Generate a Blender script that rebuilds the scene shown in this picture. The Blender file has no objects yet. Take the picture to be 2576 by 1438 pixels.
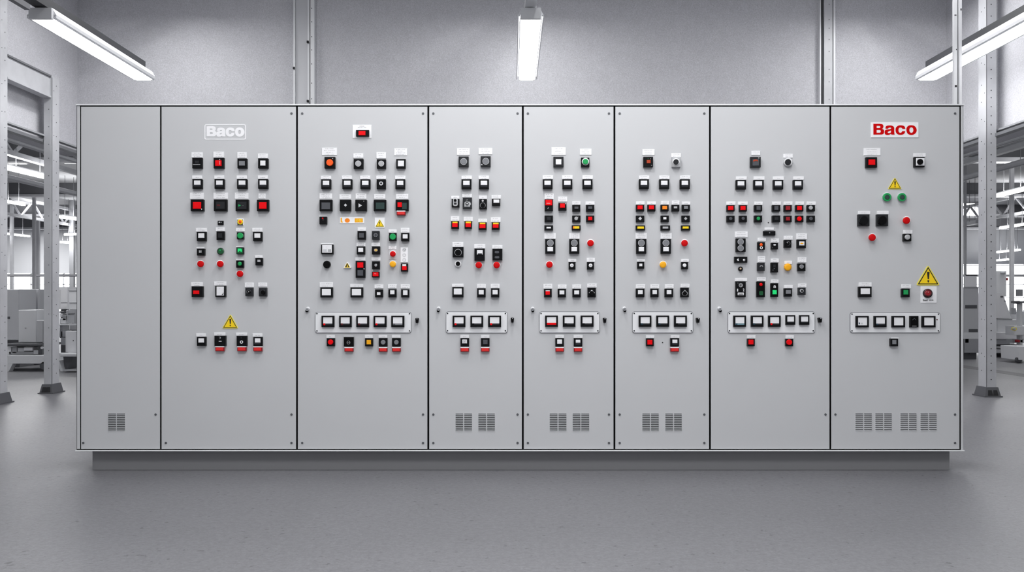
import bpy, bmesh, math, random
from mathutils import Vector
from mathutils.geometry import tessellate_polygon
random.seed(7)
C = bpy.context.scene.collection
F, CX, HY, CAMZ, D = 2300.0, 1288.0, 755.0, 1.12, 5.98   # focal length in pixels, horizon, camera height, distance of the panels

# ---------------------------------------------------------------- materials
def lin(c):
    return tuple(((v/255)/12.92 if v/255 <= .04045 else ((v/255+.055)/1.055)**2.4) for v in c)
def mat(name, rgb, rough=.5, metal=0, emit=None, es=0, spec=.5, noise=None, bump=None):
    m = bpy.data.materials.new(name); m.use_nodes = True
    nt = m.node_tree; b = nt.nodes['Principled BSDF']
    col = lin(rgb)+(1,)
    b.inputs['Base Color'].default_value = col
    b.inputs['Roughness'].default_value = rough
    b.inputs['Metallic'].default_value = metal
    b.inputs['Specular IOR Level'].default_value = spec
    if emit:
        b.inputs['Emission Color'].default_value = lin(emit)+(1,)
        b.inputs['Emission Strength'].default_value = es
    if noise:      # list of (scale, low, high) multiplied onto the colour
        tc = nt.nodes.new('ShaderNodeTexCoord'); prev = None
        for sc, lo, hi, p0, p1 in noise:
            n = nt.nodes.new('ShaderNodeTexNoise'); n.inputs['Scale'].default_value = sc; n.inputs['Detail'].default_value = 3
            nt.links.new(tc.outputs['Object'], n.inputs['Vector'])
            r = nt.nodes.new('ShaderNodeMapRange'); r.inputs['From Min'].default_value = p0; r.inputs['From Max'].default_value = p1
            r.inputs['To Min'].default_value = lo; r.inputs['To Max'].default_value = hi
            nt.links.new(n.outputs['Fac'], r.inputs['Value'])
            if prev is None: prev = r.outputs['Result']
            else:
                k = nt.nodes.new('ShaderNodeMath'); k.operation = 'MULTIPLY'
                nt.links.new(prev, k.inputs[0]); nt.links.new(r.outputs['Result'], k.inputs[1]); prev = k.outputs[0]
        v = nt.nodes.new('ShaderNodeVectorMath'); v.operation = 'SCALE'; v.inputs[0].default_value = col[:3]
        nt.links.new(prev, v.inputs['Scale']); nt.links.new(v.outputs[0], b.inputs['Base Color'])
    if bump:
        tc = nt.nodes.new('ShaderNodeTexCoord'); n = nt.nodes.new('ShaderNodeTexNoise'); n.inputs['Scale'].default_value = bump[0]
        nt.links.new(tc.outputs['Object'], n.inputs['Vector'])
        u = nt.nodes.new('ShaderNodeBump'); u.inputs['Strength'].default_value = bump[1]; u.inputs['Distance'].default_value = bump[2]
        nt.links.new(n.outputs['Fac'], u.inputs['Height']); nt.links.new(u.outputs[0], b.inputs['Normal'])
    return m
M = {}
def dm(k, *a, **kw): M[k] = mat(*a, **kw)
dm('paint', 'grey cabinet paint', (200,201,204), .42, noise=[(1.2,.985,1.015,.3,.7)])
dm('rim', 'light grey trim paint', (244,245,247), .4)
dm('gap', 'black seal', (5,5,6), .9, spec=.05)
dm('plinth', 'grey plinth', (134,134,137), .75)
dm('screw', 'dark zinc', (108,110,114), .4, .5)
dm('blk', 'black plastic', (12,13,16), .45, spec=.15)
dm('blk2', 'matt black plastic', (5,5,7), .5, spec=.12)
dm('dk', 'charcoal plastic', (32,34,38), .45, spec=.3)
dm('dg', 'dark grey plastic', (74,76,82), .5)
dm('gr', 'mid grey cap', (124,126,131), .5)
dm('lg', 'light grey cap', (176,177,180), .45)
dm('wh', 'white cap', (240,240,243), .4)
dm('pl', 'white nameplate', (246,246,249), .5)
dm('ip', 'instrument plate', (238,239,242), .45)
dm('pl2', 'pale grey nameplate', (205,206,210), .5)
dm('ink', 'grey print', (170,171,176), .7)
dm('ink2', 'black print', (24,22,22), .7)
dm('red', 'red cap', (240,3,16), .5, spec=.18)
dm('mred', 'red mushroom', (205,2,8), .5, spec=.18)
dm('tag', 'red tag', (226,40,38), .45)
dm('dr', 'dark red cap', (150,10,26), .35)
dm('vdr', 'very dark red', (86,8,20), .4)
dm('logo', 'red lettering', (205,2,6), .7, spec=.1)
dm('or', 'orange cap', (255,92,10), .4)
dm('dor', 'dim orange cap', (176,58,16), .4)
dm('am', 'amber cap', (255,140,14), .4)
dm('ye', 'yellow cap', (250,176,10), .4)
dm('wy', 'warning yellow', (254,216,10), .5)
dm('py', 'pale yellow border', (246,228,84), .5)
dm('gn', 'green cap', (16,158,84), .35)
dm('g2', 'dark green cap', (10,84,44), .3)
dm('g3', 'lit green cap', (30,215,120), .35, emit=(20,215,115), es=.25)
dm('gg', 'dark green glass', (40,62,60), .25)
dm('cy', 'teal print', (120,156,168), .4)
dm('nv', 'navy print', (24,62,84), .4)
dm('be', 'beige cap', (190,164,138), .4)
dm('ch', 'chrome', (205,206,210), .22, .9)
dm('sv', 'silver plastic', (186,187,190), .35, .2)
dm('wall', 'rough grey wall', (196,196,201), .85, noise=[(75,.9,1.08,.3,.7),(170,.84,1.14,.3,.7),(9,.97,1.02,.3,.7)], bump=(70,.25,.006))
dm('floor', 'grey resin floor', (118,118,122), .42, noise=[(42,.87,1.12,.3,.7),(110,.88,1.1,.3,.7),(.8,.95,1.05,.3,.7),(26,.5,1.0,.27,.33)], bump=(90,.12,.003))
dm('fline', 'dark floor stripe', (84,85,88), .5)
dm('steel', 'light grey painted steel', (190,191,195), .45, noise=[(6,.93,1.05,.3,.7)])
dm('steel2', 'white painted steel', (222,223,226), .4)
dm('steeld', 'mid grey steel', (112,113,117), .5)
dm('foot', 'dark cast foot', (88,89,93), .5)
dm('hole', 'dark hole', (30,30,33), .8)
dm('rail', 'dark mounting rail', (52,53,57), .5)
dm('house', 'white lamp housing', (214,215,218), .4)
dm('lampE', 'lit diffuser', (255,255,255), .5, emit=(255,255,255), es=8)
dm('lampF', 'lit front diffuser', (255,255,255), .5, emit=(255,255,255), es=8)
dm('lampG', 'lit middle diffuser', (255,255,255), .5, emit=(255,255,255), es=8)
dm('lampJ', 'lit rear aisle diffuser', (255,255,255), .5, emit=(255,255,255), es=8)
dm('lampK', 'lit side diffuser', (255,255,255), .5, emit=(255,255,255), es=8)
dm('lampI', 'lit ceiling diffuser', (255,255,255), .5, emit=(255,255,255), es=8)
dm('lampH', 'lit high bay diffuser', (255,255,255), .5, emit=(255,255,255), es=8)
dm('lampB', 'lit hall diffuser', (255,255,255), .5, emit=(255,255,255), es=6)
dm('win', 'bright daylight pane', (255,255,255), .5, emit=(250,252,255), es=5)
dm('hwall', 'hall wall', (196,197,200), .8)
dm('hceil', 'hall ceiling', (206,207,210), .85)
dm('mc1', 'machine grey', (194,195,199), .5)
dm('mc2', 'machine light grey', (222,223,226), .45)
dm('mc3', 'machine mid grey', (160,161,165), .5)
dm('mcw', 'machine white', (240,240,243), .4)
dm('mcd', 'machine dark grey', (84,85,89), .5)

# ---------------------------------------------------------------- mesh helpers
def X(px, d): return (px-CX)/F*d
def Z(py, d): return CAMZ+(HY-py)/F*d
class MB:
    def __init__(s): s.v=[]; s.f=[]; s.m=[]; s.mats=[]
    def mi(s, k):
        if k not in s.mats: s.mats.append(k)
        return s.mats.index(k)
    def add(s, vs, fs, k):
        n=len(s.v); i=s.mi(k); s.v+= [tuple(v) for v in vs]
        for f in fs: s.f.append([n+j for j in f]); s.m.append(i)
        return s
    def box(s, x0,x1,y0,y1,z0,z1, k):
        vs=[(x,y,z) for z in (z0,z1) for y in (y0,y1) for x in (x0,x1)]
        return s.add(vs, [(0,2,3,1),(4,5,7,6),(0,1,5,4),(2,6,7,3),(0,4,6,2),(1,3,7,5)], k)
    def cbox(s, x0,x1,z0,z1,yb,yf,k,c=.0015):     # box facing the viewer with chamfered front edges
        a=[(x0,yb,z0),(x1,yb,z0),(x1,yb,z1),(x0,yb,z1)]
        b=[(x0,yf+c,z0),(x1,yf+c,z0),(x1,yf+c,z1),(x0,yf+c,z1)]
        d=[(x0+c,yf,z0+c),(x1-c,yf,z0+c),(x1-c,yf,z1-c),(x0+c,yf,z1-c)]
        fs=[(3,2,1,0),(8,9,10,11)]
        for i in range(4):
            j=(i+1)%4; fs+=[(i,j,4+j,4+i),(4+i,4+j,8+j,8+i)]
        return s.add(a+b+d, fs, k)
    def frame(s, o, i, yb, yf, yr, k, kin=None, c=.002):  # outer rect, inner rect, pocket floor yr
        (a0,a1,b0,b1),(c0,c1,d0,d1)=o,i
        R=lambda x0,x1,z0,z1,y:[(x0,y,z0),(x1,y,z0),(x1,y,z1),(x0,y,z1)]
        vs=R(a0,a1,b0,b1,yb)+R(a0,a1,b0,b1,yf+c)+R(a0+c,a1-c,b0+c,b1-c,yf)+R(c0-c,c1+c,d0-c,d1+c,yf)+R(c0,c1,d0,d1,yr)
        fs=[(3,2,1,0),(16,17,18,19)]
        for l in range(4):
            for q in range(4):
                j=(q+1)%4; fs.append((4*l+q,4*l+j,4*l+4+j,4*l+4+q))
        return s.add(vs, fs, k)
    def disc(s, cx,cz,r,yb,yf,k,c=.001,n=24,dome=0):
        rings=[(r,yb),(r,yf+c),(r-c,yf)]
        if dome: rings=[(r,yb),(r,yf+dome),(r*.92,yf+dome*.55),(r*.75,yf+dome*.22),(r*.45,yf)]
        vs=[];fs=[]
        for (rr,y) in rings:
            vs+=[(cx+rr*math.cos(2*math.pi*i/n),y,cz+rr*math.sin(2*math.pi*i/n)) for i in range(n)]
        L=len(rings)
        for l in range(L-1):
            for i in range(n):
                j=(i+1)%n; fs.append((l*n+i,l*n+j,(l+1)*n+j,(l+1)*n+i))
        fs.append(tuple(range((L-1)*n,L*n))); fs.append(tuple(reversed(range(n))))
        return s.add(vs,fs,k)
    def ring(s,cx,cz,r,ri,yb,yf,k,n=24):
        out=[(cx+r*math.cos(2*math.pi*i/n),cz+r*math.sin(2*math.pi*i/n)) for i in range(n)]
        inn=[(cx+ri*math.cos(2*math.pi*i/n),cz+ri*math.sin(2*math.pi*i/n)) for i in range(n)]
        vs=[(x,yb,z) for x,z in out]+[(x,yf,z) for x,z in out]+[(x,yf,z) for x,z in inn]+[(x,yb,z) for x,z in inn]
        fs=[]
        for l in range(4):
            for i in range(n):
                j=(i+1)%n; m=(l+1)%4; fs.append((l*n+i,l*n+j,m*n+j,m*n+i))
        return s.add(vs,fs,k)
    def poly(s, loops, yb, yf, k):                # loops of (x, z): outline then holes
        pts=[p for l in loops for p in l]
        tri=tessellate_polygon([[Vector((p[0],p[1],0)) for p in l] for l in loops])
        n=len(pts); vs=[(x,yf,z) for x,z in pts]+[(x,yb,z) for x,z in pts]
        fs=[tuple(t) for t in tri]; o=0
        for l in loops:
            m=len(l)
            for i in range(m): fs.append((o+i,o+(i+1)%m,n+o+(i+1)%m,n+o+i))
            o+=m
        return s.add(vs,fs,k)
    def tube(s, pts, r, k, n=8):
        pts=[Vector(p) for p in pts]; vs=[]; fs=[]
        for q,p in enumerate(pts):
            t=(pts[min(q+1,len(pts)-1)]-pts[max(q-1,0)]).normalized()
            a=t.orthogonal().normalized(); b=t.cross(a)
            if q==0: ref=a
            else: a=(ref-t*ref.dot(t)).normalized(); b=t.cross(a)
            vs+=[p+r*(a*math.cos(2*math.pi*i/n)+b*math.sin(2*math.pi*i/n)) for i in range(n)]
        for l in range(len(pts)-1):
            for i in range(n):
                j=(i+1)%n; fs.append((l*n+i,l*n+j,(l+1)*n+j,(l+1)*n+i))
        fs.append(tuple(range(n))); fs.append(tuple(range((len(pts)-1)*n,len(pts)*n)))
        return s.add(vs,fs,k)
    def bar(s, a, b, w, h, k):                    # square bar between two points
        a=Vector(a); b=Vector(b); t=(b-a).normalized(); u=Vector((0,0,1))
        if abs(t.z)>.95: u=Vector((0,1,0))
        sd=t.cross(u).normalized()*w/2; up=sd.cross(t).normalized()*h/2
        vs=[p+i*sd+j*up for p in (a,b) for i,j in ((-1,-1),(1,-1),(1,1),(-1,1))]
        return s.add(vs,[(0,1,2,3),(7,6,5,4),(0,4,5,1),(1,5,6,2),(2,6,7,3),(3,7,4,0)],k)
    def prism(s, pts, y0, y1, k): return s.poly([pts], y1, y0, k)
WL={}
def build(mb, name, parent=None, label=None):
    me=bpy.data.meshes.new(name)
    xs,ys,zs=zip(*mb.v); o=((min(xs)+max(xs))/2,(min(ys)+max(ys))/2,min(zs))
    me.from_pydata([(a-o[0],b-o[1],c-o[2]) for a,b,c in mb.v],[],mb.f)
    for k in mb.mats: me.materials.append(M[k])
    for p,i in zip(me.polygons, mb.m): p.material_index=i
    bm=bmesh.new(); bm.from_mesh(me); bmesh.ops.recalc_face_normals(bm, faces=bm.faces); bm.to_mesh(me); bm.free()
    ob=bpy.data.objects.new(name, me); C.objects.link(ob); WL[ob.name]=o
    if parent is not None:
        p=WL[parent.name]; ob.parent=parent; ob.location=(o[0]-p[0],o[1]-p[1],o[2]-p[2])
    else: ob.location=o
    if label: ob['label']=label
    return ob
def tag(o,label,cat,group=None):
    o['label']=label; o['category']=cat
    if group: o['group']=group
    return o
def thing(name, loc, label, cat, group=None):
    o=bpy.data.objects.new(name,None); C.objects.link(o); o.location=loc; o.empty_display_size=.1; WL[o.name]=tuple(loc)
    return tag(o,label,cat,group)
def struct(mb, name):
    o=build(mb,name); o['kind']='structure'; return o

# ---------------------------------------------------------------- lettering
def ell(cx,cy,rx,ry,n=36,a0=0,a1=360):
    return [(cx+rx*math.cos(math.radians(a0+(a1-a0)*i/n)), cy+ry*math.sin(math.radians(a0+(a1-a0)*i/n))) for i in range(n)]
def smooth(p, it=2):                              # corner cutting on closed outline, sharp points marked with a third value
    for _ in range(it):
        q=[]
        for i in range(len(p)):
            a,b,c=p[i-1],p[i],p[(i+1)%len(p)]
            if len(b)==3: q.append(b)
            else:
                q.append((a[0]*.25+b[0]*.75,a[1]*.25+b[1]*.75)); q.append((b[0]*.75+c[0]*.25,b[1]*.75+c[1]*.25))
        p=q
    return [x[:2] for x in p]
S=1
LOGO=[
 [smooth([(238,222,S),(560,222,S),(700,240),(745,340),(715,440),(668,478,S),(770,520),(775,650),(735,735),(650,757,S),(238,762,S)]),
  smooth([(400,325,S),(510,325,S),(585,335),(585,425),(510,435,S),(400,435,S)]),
  smooth([(400,530,S),(530,530,S),(605,545),(605,655),(530,668,S),(400,668,S)])],
 [smooth([(835,462,S),(855,340),(950,308),(1150,300),(1280,380),(1275,560),(1282,700),(1298,762,S),(1140,762,S),(1112,722,S),(1030,775),(880,785),(800,720),(795,580),(860,510),(1010,500),(1115,475),(1130,420),(1060,405),(990,425),(970,468,S)]),
  smooth([(1118,555,S),(1010,585),(930,650),(1010,700),(1110,665),(1118,600)])],
 [smooth([(1835,470,S),(1790,340),(1680,300),(1500,295),(1360,390),(1335,540),(1370,690),(1500,775),(1680,770),(1790,710),(1830,590,S),(1672,590,S),(1640,660),(1560,680),(1490,620),(1485,480),(1540,405),(1620,410),(1670,440),(1690,478,S)])],
 [smooth([(1875,540),(1895,400),(2000,300),(2150,292),(2290,320),(2390,450),(2400,600),(2330,710),(2200,785),(2050,775),(1930,710)]),
  ell(2130,535,100,140)]]
def fatten(l, q):
    n=len(l); ar=sum(l[i-1][0]*l[i][1]-l[i][0]*l[i-1][1] for i in range(n)); sg=1 if ar>0 else -1; out=[]
    for i in range(n):
        a,b=l[i-1],l[(i+1)%n]; dx,dy=b[0]-a[0],b[1]-a[1]; L=math.hypot(dx,dy) or 1
        out.append((l[i][0]+sg*dy/L*q, l[i][1]-sg*dx/L*q))
    return out
def logo(mb, mapper, yb, yf, k, fat=0):
    for L in LOGO: mb.poly([[mapper(*p) for p in (fatten(l, fat if i==0 else -fat*1.3) if fat else l)] for i,l in enumerate(L)], yb, yf, k)
def font_mesh(mb, txt, x0,x1,z0,z1, y, k, off=0.0):
    cu=bpy.data.curves.new('lettering','FONT'); cu.body=txt; cu.offset=off
    t=bpy.data.objects.new('lettering',cu); C.objects.link(t)
    dg=bpy.context.evaluated_depsgraph_get(); dg.update()
    me=bpy.data.meshes.new_from_object(t.evaluated_get(dg))
    vs=[v.co.copy() for v in me.vertices]; fs=[tuple(p.vertices) for p in me.polygons]
    ax=min(v.x for v in vs); bx=max(v.x for v in vs); ay=min(v.y for v in vs); by=max(v.y for v in vs)
    mb.add([(x0+(v.x-ax)/(bx-ax)*(x1-x0), y, z0+(v.y-ay)/(by-ay)*(z1-z0)) for v in vs], fs, k)
    bpy.data.objects.remove(t); bpy.data.curves.remove(cu); bpy.data.meshes.remove(me)

# ---------------------------------------------------------------- room shell
YW=12.04; XL=-5.72; XR=5.72
struct(MB().box(-42,42,-10,44,-.1,0,'floor'),'floor')
struct(MB().box(XL,XR,YW,YW+.3,0,5.6,'wall'),'wall_back')
struct(MB().box(XL-.3,XL,3.0,YW+.3,3.06,5.6,'wall'),'wall_left')
struct(MB().box(XR,XR+.3,3.0,YW+.3,3.06,5.6,'wall'),'wall_right')
struct(MB().box(-6.1,6.1,2.6,YW+.3,5.6,5.75,'hceil'),'ceiling')
struct(MB().box(-34,XL-.3,2.6,42,4.4,4.55,'hceil'),'ceiling_left')
struct(MB().box(XR+.3,34,2.6,42,4.4,4.55,'hceil'),'ceiling_right')
for s,nm in ((-1,'left'),(1,'right')):
    x=s*5.66
    m=MB().box(x-.06,x+.03,3.0,12.0,3.02,3.055,'steeld'); m.box(x-.02,x+.05,3.0,12.0,3.09,3.11,'mc3')
    struct(m,'trim_1' if s<0 else 'trim_2')
    m=MB()
    # hall side and far walls
    a,b=(-34,XL-.0) if s<0 else (XR+.0,34)
    wz0,wz1=(.62,2.36) if s<0 else (.62,2.78)
    m=MB().box(a,b,42,42.3,0,wz0,'hwall').box(a,b,42,42.3,wz1,4.4,'hwall')
    struct(m,'wall_far_'+nm)
    k0=3 if s<0 else 3
    m=MB()
    wf=MB().box(a,b,42.12,42.16,wz0,wz1,'win')
    for i in range(20):
        xx=a+(b-a)*i/19; m.box(xx-.03,xx+.03,42.0,42.12,wz0,wz1,'hwall')
    for zz in (wz0+.04,1.25,1.85,wz1-.04): m.box(a,b,42.0,42.1,zz-.018,zz+.018,'hwall')
    w=struct(wf,'window_1' if s<0 else 'window_2'); build(m,'window_frame',w)
struct(MB().box(7.5,7.8,11,30,0,.002,'fline'),'trim_3')
struct(MB().box(XR+.1,XR+.14,5,12.2,3.55,3.6,'steeld'),'trim_4') if False else None

# ---------------------------------------------------------------- control cabinets
CAB=[('plain grey control cabinet with one small vent, leftmost of the row',192,403,203,402.5),
 ('wide grey control cabinet bearing a white outlined logo',404,746,405.5,745),
 ('grey control cabinet with five meters and a yellow strip sticker below its display row',747,1077,748.5,1075.5),
 ('grey control cabinet with four red and yellow buttons in a row',1078,1315,1079,1313.5),
 ('grey control cabinet with a red banded meter at left of its three meters',1316,1545,1317,1544),
 ('grey control cabinet with yellow strip indicators and three plain white meters',1546,1786,1547.5,1784.5),
 ('grey control cabinet with a lit green button and no floor vents beside two vented ones',1787,2089,1788,2087.5),
 ('grey control cabinet with a red and white logo sign, rightmost of the row',2090,2424,2091,2414.5)]
ZT,ZB=Z(262,D),Z(1133.5,D)
cabs=[]
for i,(lab,p0,p1,d0,d1) in enumerate(CAB):
    x0,x1=X(p0-.5,D),X(p1+.5,D)
    c=thing('control_cabinet',((x0+x1)/2,D+.25,0),lab,'control cabinet','control cabinets bolted in one row'); cabs.append(c)
    g=MB().box(x0,x1,D+.006,D+.52,ZB+.006,ZT-.006,'gap'); build(g,'door_seal',c)
    b=MB().box(x0,x1,D+.06,D+.55,ZB+.004,ZT-.004,'paint'); build(b,'enclosure',c)
    build(MB().cbox(X(d0+.5,D),X(d1-.5,D),Z(1129,D),Z(268,D),D+.0065,D,'paint',.002),'door',c)
    build(MB().box(x0,x1,D-.012,D+.5,Z(1133.6,D),Z(1131.3,D),'rim'),'bottom_rail',c,'white bottom rail')
    build(MB().box(x0,x1,D-.006,D+.5,Z(265,D),Z(262,D),'rim'),'top_rail',c,'light grey top rail')
    if i==0: build(MB().cbox(X(192.5,D),X(200.6,D),Z(1129.3,D),Z(265,D),D+.3,D+.002,'paint',.003),'side_panel',c)
    if i==7: build(MB().cbox(X(2418,D),X(2424.5,D),Z(1131,D),Z(264,D),D+.3,D+.002,'paint',.003),'side_panel',c)
    q0=x0+(.075 if i==0 else 0); q1=x1-(.06 if i==7 else 0)
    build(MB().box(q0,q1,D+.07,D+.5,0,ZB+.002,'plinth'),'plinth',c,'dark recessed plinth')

PRINT=random.Random(3)
def scribble(mb, x0,x1,z0,z1,y,k,rows=None,px=.0026):
    H=z1-z0; W=x1-x0
    rows=rows or max(1,min(4,int(H/px/4.2)))
    for r in range(rows):
        zc=z1-H*(r+.5)/rows if rows>1 else (z0+z1)/2-.1*H
        w=W*(PRINT.uniform(.45,.75) if rows>1 else PRINT.uniform(.18,.5)); x=x0+(W-w)/2; xe=x+w
        while x<xe:
            h=px*PRINT.choice((.9,1.1,1.5)); ww=px*PRINT.uniform(.35,.7)
            mb.add([(x,y,zc-h*.5),(x+ww,y,zc-h*.5),(x+ww,y,zc+h*.5),(x,y,zc+h*.5)],[(0,1,2,3)],k)
            if PRINT.random()<.6:
                x2=x+px*1.1; zz=zc+h*PRINT.choice((-.4,.4,0)); t=px*.22
                mb.add([(x,y,zz-t),(x2,y,zz-t),(x2,y,zz+t),(x,y,zz+t)],[(0,1,2,3)],k)
            x+=px*PRINT.uniform(.9,1.6)+(px*1.6 if PRINT.random()<.12 else 0)
CN={'red':'red','mred':'red','dr':'dark red','or':'orange','dor':'dim orange','am':'amber','ye':'yellow','gn':'green','g2':'dark green','g3':'bright green',
    'wh':'white','lg':'light grey','gr':'grey','dg':'dark grey','dk':'charcoal','blk':'black','blk2':'black','be':'beige','ch':'chrome','sv':'silver','gg':'dark green'}
FULL={'b':'push_button','i':'indicator_light','s':'selector_switch','e':'emergency_stop_button','k':'key_switch','u':'twin_push_button','p':'illuminated_display'}
def plate(parent, r, kind='pl', rows=None, name='nameplate', y=None):
    y=D if y is None else y
    m=MB().cbox(X(r[0],y),X(r[2],y),Z(r[3],y),Z(r[1],y),y,y-.004,kind,.0006)
    if name!='strip' and r[3]-r[1]>4: scribble(m,X(r[0],y),X(r[2],y),Z(r[3],y),Z(r[1],y),y-.0043,'ink',rows)
    return build(m,'nameplate' if name=='strip' else name,parent)
COV={}
def feat(ft, yf, o):
    k=ft[0]; mt=ft[1]; yb0=yf
    if k in 'rtnL': bb=tuple(ft[2:6])
    elif k in 'cod': bb=(ft[2]-ft[4],ft[3]-ft[4],ft[2]+ft[4],ft[3]+ft[4])
    elif k=='x': q=ft[2][0]; bb=(min(p[0] for p in q),min(p[1] for p in q),max(p[0] for p in q),max(p[1] for p in q))
    else: bb=None
    top=0; hh=None
    if bb:       # sit on top of whatever this device already carries here
        cx,cy=(bb[0]+bb[2])/2,(bb[1]+bb[3])/2
        for b,t in COV.setdefault(o.name,[]):
            if b[0]<cx<b[2] and b[1]<cy<b[3]: top=max(top,t)
        if k in 'xtdnL': yf=yf-top; hh=top+.0015
        else:
            i={'r':6,'c':5,'o':6}[k]; df={'r':.006,'c':.008,'o':.004}[k]; h=ft[i] if len(ft)>i else df
            if h<top+.0008: h=top+.0008; ft=tuple(ft[:i])+(h,)
            hh=h
        if k not in 'nLo': COV[o.name].append((bb,hh))
    if k=='r':
        h=ft[6] if len(ft)>6 else .006; y=yf-h
        m=MB().cbox(X(ft[2],y),X(ft[4],y),Z(ft[5],y),Z(ft[3],y),yf+.001,y,mt,min(.0015,h*.4)); n='cap'
    elif k=='c':
        h=ft[5] if len(ft)>5 else .008; y=yf-h
        m=MB().disc(X(ft[2],y),Z(ft[3],y),ft[4]*y/F,yf+.001,y,mt,min(.0025,h*.4)); n='cap'
    elif k=='e':      # mushroom head
        y=yf-.03; r=ft[4]*y/F
        m=MB().disc(X(ft[2],y),Z(ft[3],y),r*.6,yf+.001,y+.012,mt).disc(X(ft[2],y),Z(ft[3],y),r,y+.014,y,mt,dome=.005,n=32); n='mushroom_head'
    elif k=='o':
        h=ft[6] if len(ft)>6 else .004; y=yf-h
        m=MB().ring(X(ft[2],y),Z(ft[3],y),ft[4]*y/F,ft[5]*y/F,yf+.001,y,mt); n='ring'
    elif k=='d':
        y=yf-.0015; x,z,r=X(ft[2],y),Z(ft[3],y),ft[4]*y/F
        m=MB().poly([[(x-r,z),(x,z-r),(x+r,z),(x,z+r)]],yf+.001,y,mt); n='symbol'
    elif k=='t':
        y=yf-.0015; x0,x1,z0,z1=X(ft[2],y),X(ft[4],y),Z(ft[5],y),Z(ft[3],y)
        m=MB().poly([[(x0,z0),(x1,(z0+z1)/2),(x0,z1)]],yf+.001,y,mt); n='symbol'
    elif k=='x':      # free outline in photo pixels
        y=yf-.0015; m=MB().poly([[(X(a,y),Z(b,y)) for a,b in l] for l in ft[2]],yf+.001,y,mt); n='symbol'
    elif k=='n':      # small print
        y=yf-.0008; m=MB(); scribble(m,X(ft[2],y),X(ft[4],y),Z(ft[5],y),Z(ft[3],y),y,mt,ft[6] if len(ft)>6 else 1); n='print'
    elif k=='v':      # sloping rocker foot
        x0,x1=X(ft[2],yf),X(ft[4],yf); z0,z1=Z(ft[5],yf),Z(ft[3],yf)
        m=MB().add([(x0,yf+.001,z0),(x1,yf+.001,z0),(x1,yf-.006,z1),(x0,yf-.006,z1),(x1,yf+.001,z1),(x0,yf+.001,z1)],[(0,1,2,3),(0,3,5),(1,4,2),(2,4,5,3)],mt); n='rocker_foot'
    elif k=='T':      # red tag below the button, mounted on the door
        y=D-.026; m=MB().frame((X(ft[2],y),X(ft[4],y),Z(ft[5],y),Z(ft[3],y)),(X(ft[2]+2,y),X(ft[4]-2,y),Z(ft[5]-1.6,y),Z(ft[3]+1,y)),D,y,y+.0015,'dr')
        m.cbox(X(ft[2]+1.8,y),X(ft[4]-1.8,y),Z(ft[5]-1.6,y),Z(ft[3]+.6,y),y+.002,y-.001,'tag',.0006)
        m.cbox(X(ft[2],y),X(ft[4],y),Z(ft[3],y),Z(ft[3]-2.4,y),D,y,'pl',.0005); n='red_tag'
    elif k=='L':
        y=yf-.0008; m=MB(); font_mesh(m,ft[6],X(ft[2],y),X(ft[4],y),Z(ft[5],y),Z(ft[3],y),y,mt,.02); n='print'
    return build(m,n,o)
DEVS=[]
def dev(ci,kd,bz,pt,*fts,bk='blk',pk='pl',prot=.026,rows=None,round_=False):
    c=cabs[ci]; yf=D-prot
    head=next((f for f in fts if f[0] in 'rceu'),fts[0] if fts else None)
    nm=FULL[kd]; lab=None
    if head:
        shp={'r':'square','c':'round','e':'mushroom'}.get(head[0],'')
        lab=f"{CN.get(head[1],'marked')} {shp} {nm.replace('_',' ')}".replace('  ',' ')
    m=MB()
    if round_:
        cx,cy,r=bz; m.disc(X(cx,yf),Z(cy,yf),r*yf/F,D,yf,bk,.003,n=28)
    else: m.cbox(X(bz[0],yf),X(bz[2],yf),Z(bz[3],yf),Z(bz[1],yf),D,yf,bk,.002)
    o=build(m,nm,c,lab)
    if pt: plate(o,pt,pk,rows, name='strip' if pt[3]-pt[1]<5 else 'nameplate')
    DEVS.append(o)
    for f in fts: feat(f,yf,o)
    return o
def rocker(ci,x0,x1,px0,px1,y0=450.6,y1=474.6,py=441.6):
    w=x1-x0; h=y1-y0
    dev(ci,'b',(x0,y0,x1,y1),(px0,py,px1,y0-.4),('r','wh',x0+.16*w,y0+.14*h,x1-.17*w,y0+.6*h,.006),('v','dg',x0+.14*w,y0+.61*h,x1-.15*w,y0+.8*h))
def mush(ci,cx,cy,r,k='mred',ring='pl'):
    o=dev(ci,'e',(cx,cy-.2,r*1.15),None,('e',k,cx,cy,r),bk=ring,prot=.006,round_=True)
    return o
def wsq(ci,bz,pt,w,k='wh',**kw): return dev(ci,'b',bz,pt,('r',k,*w),**kw)
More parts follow.
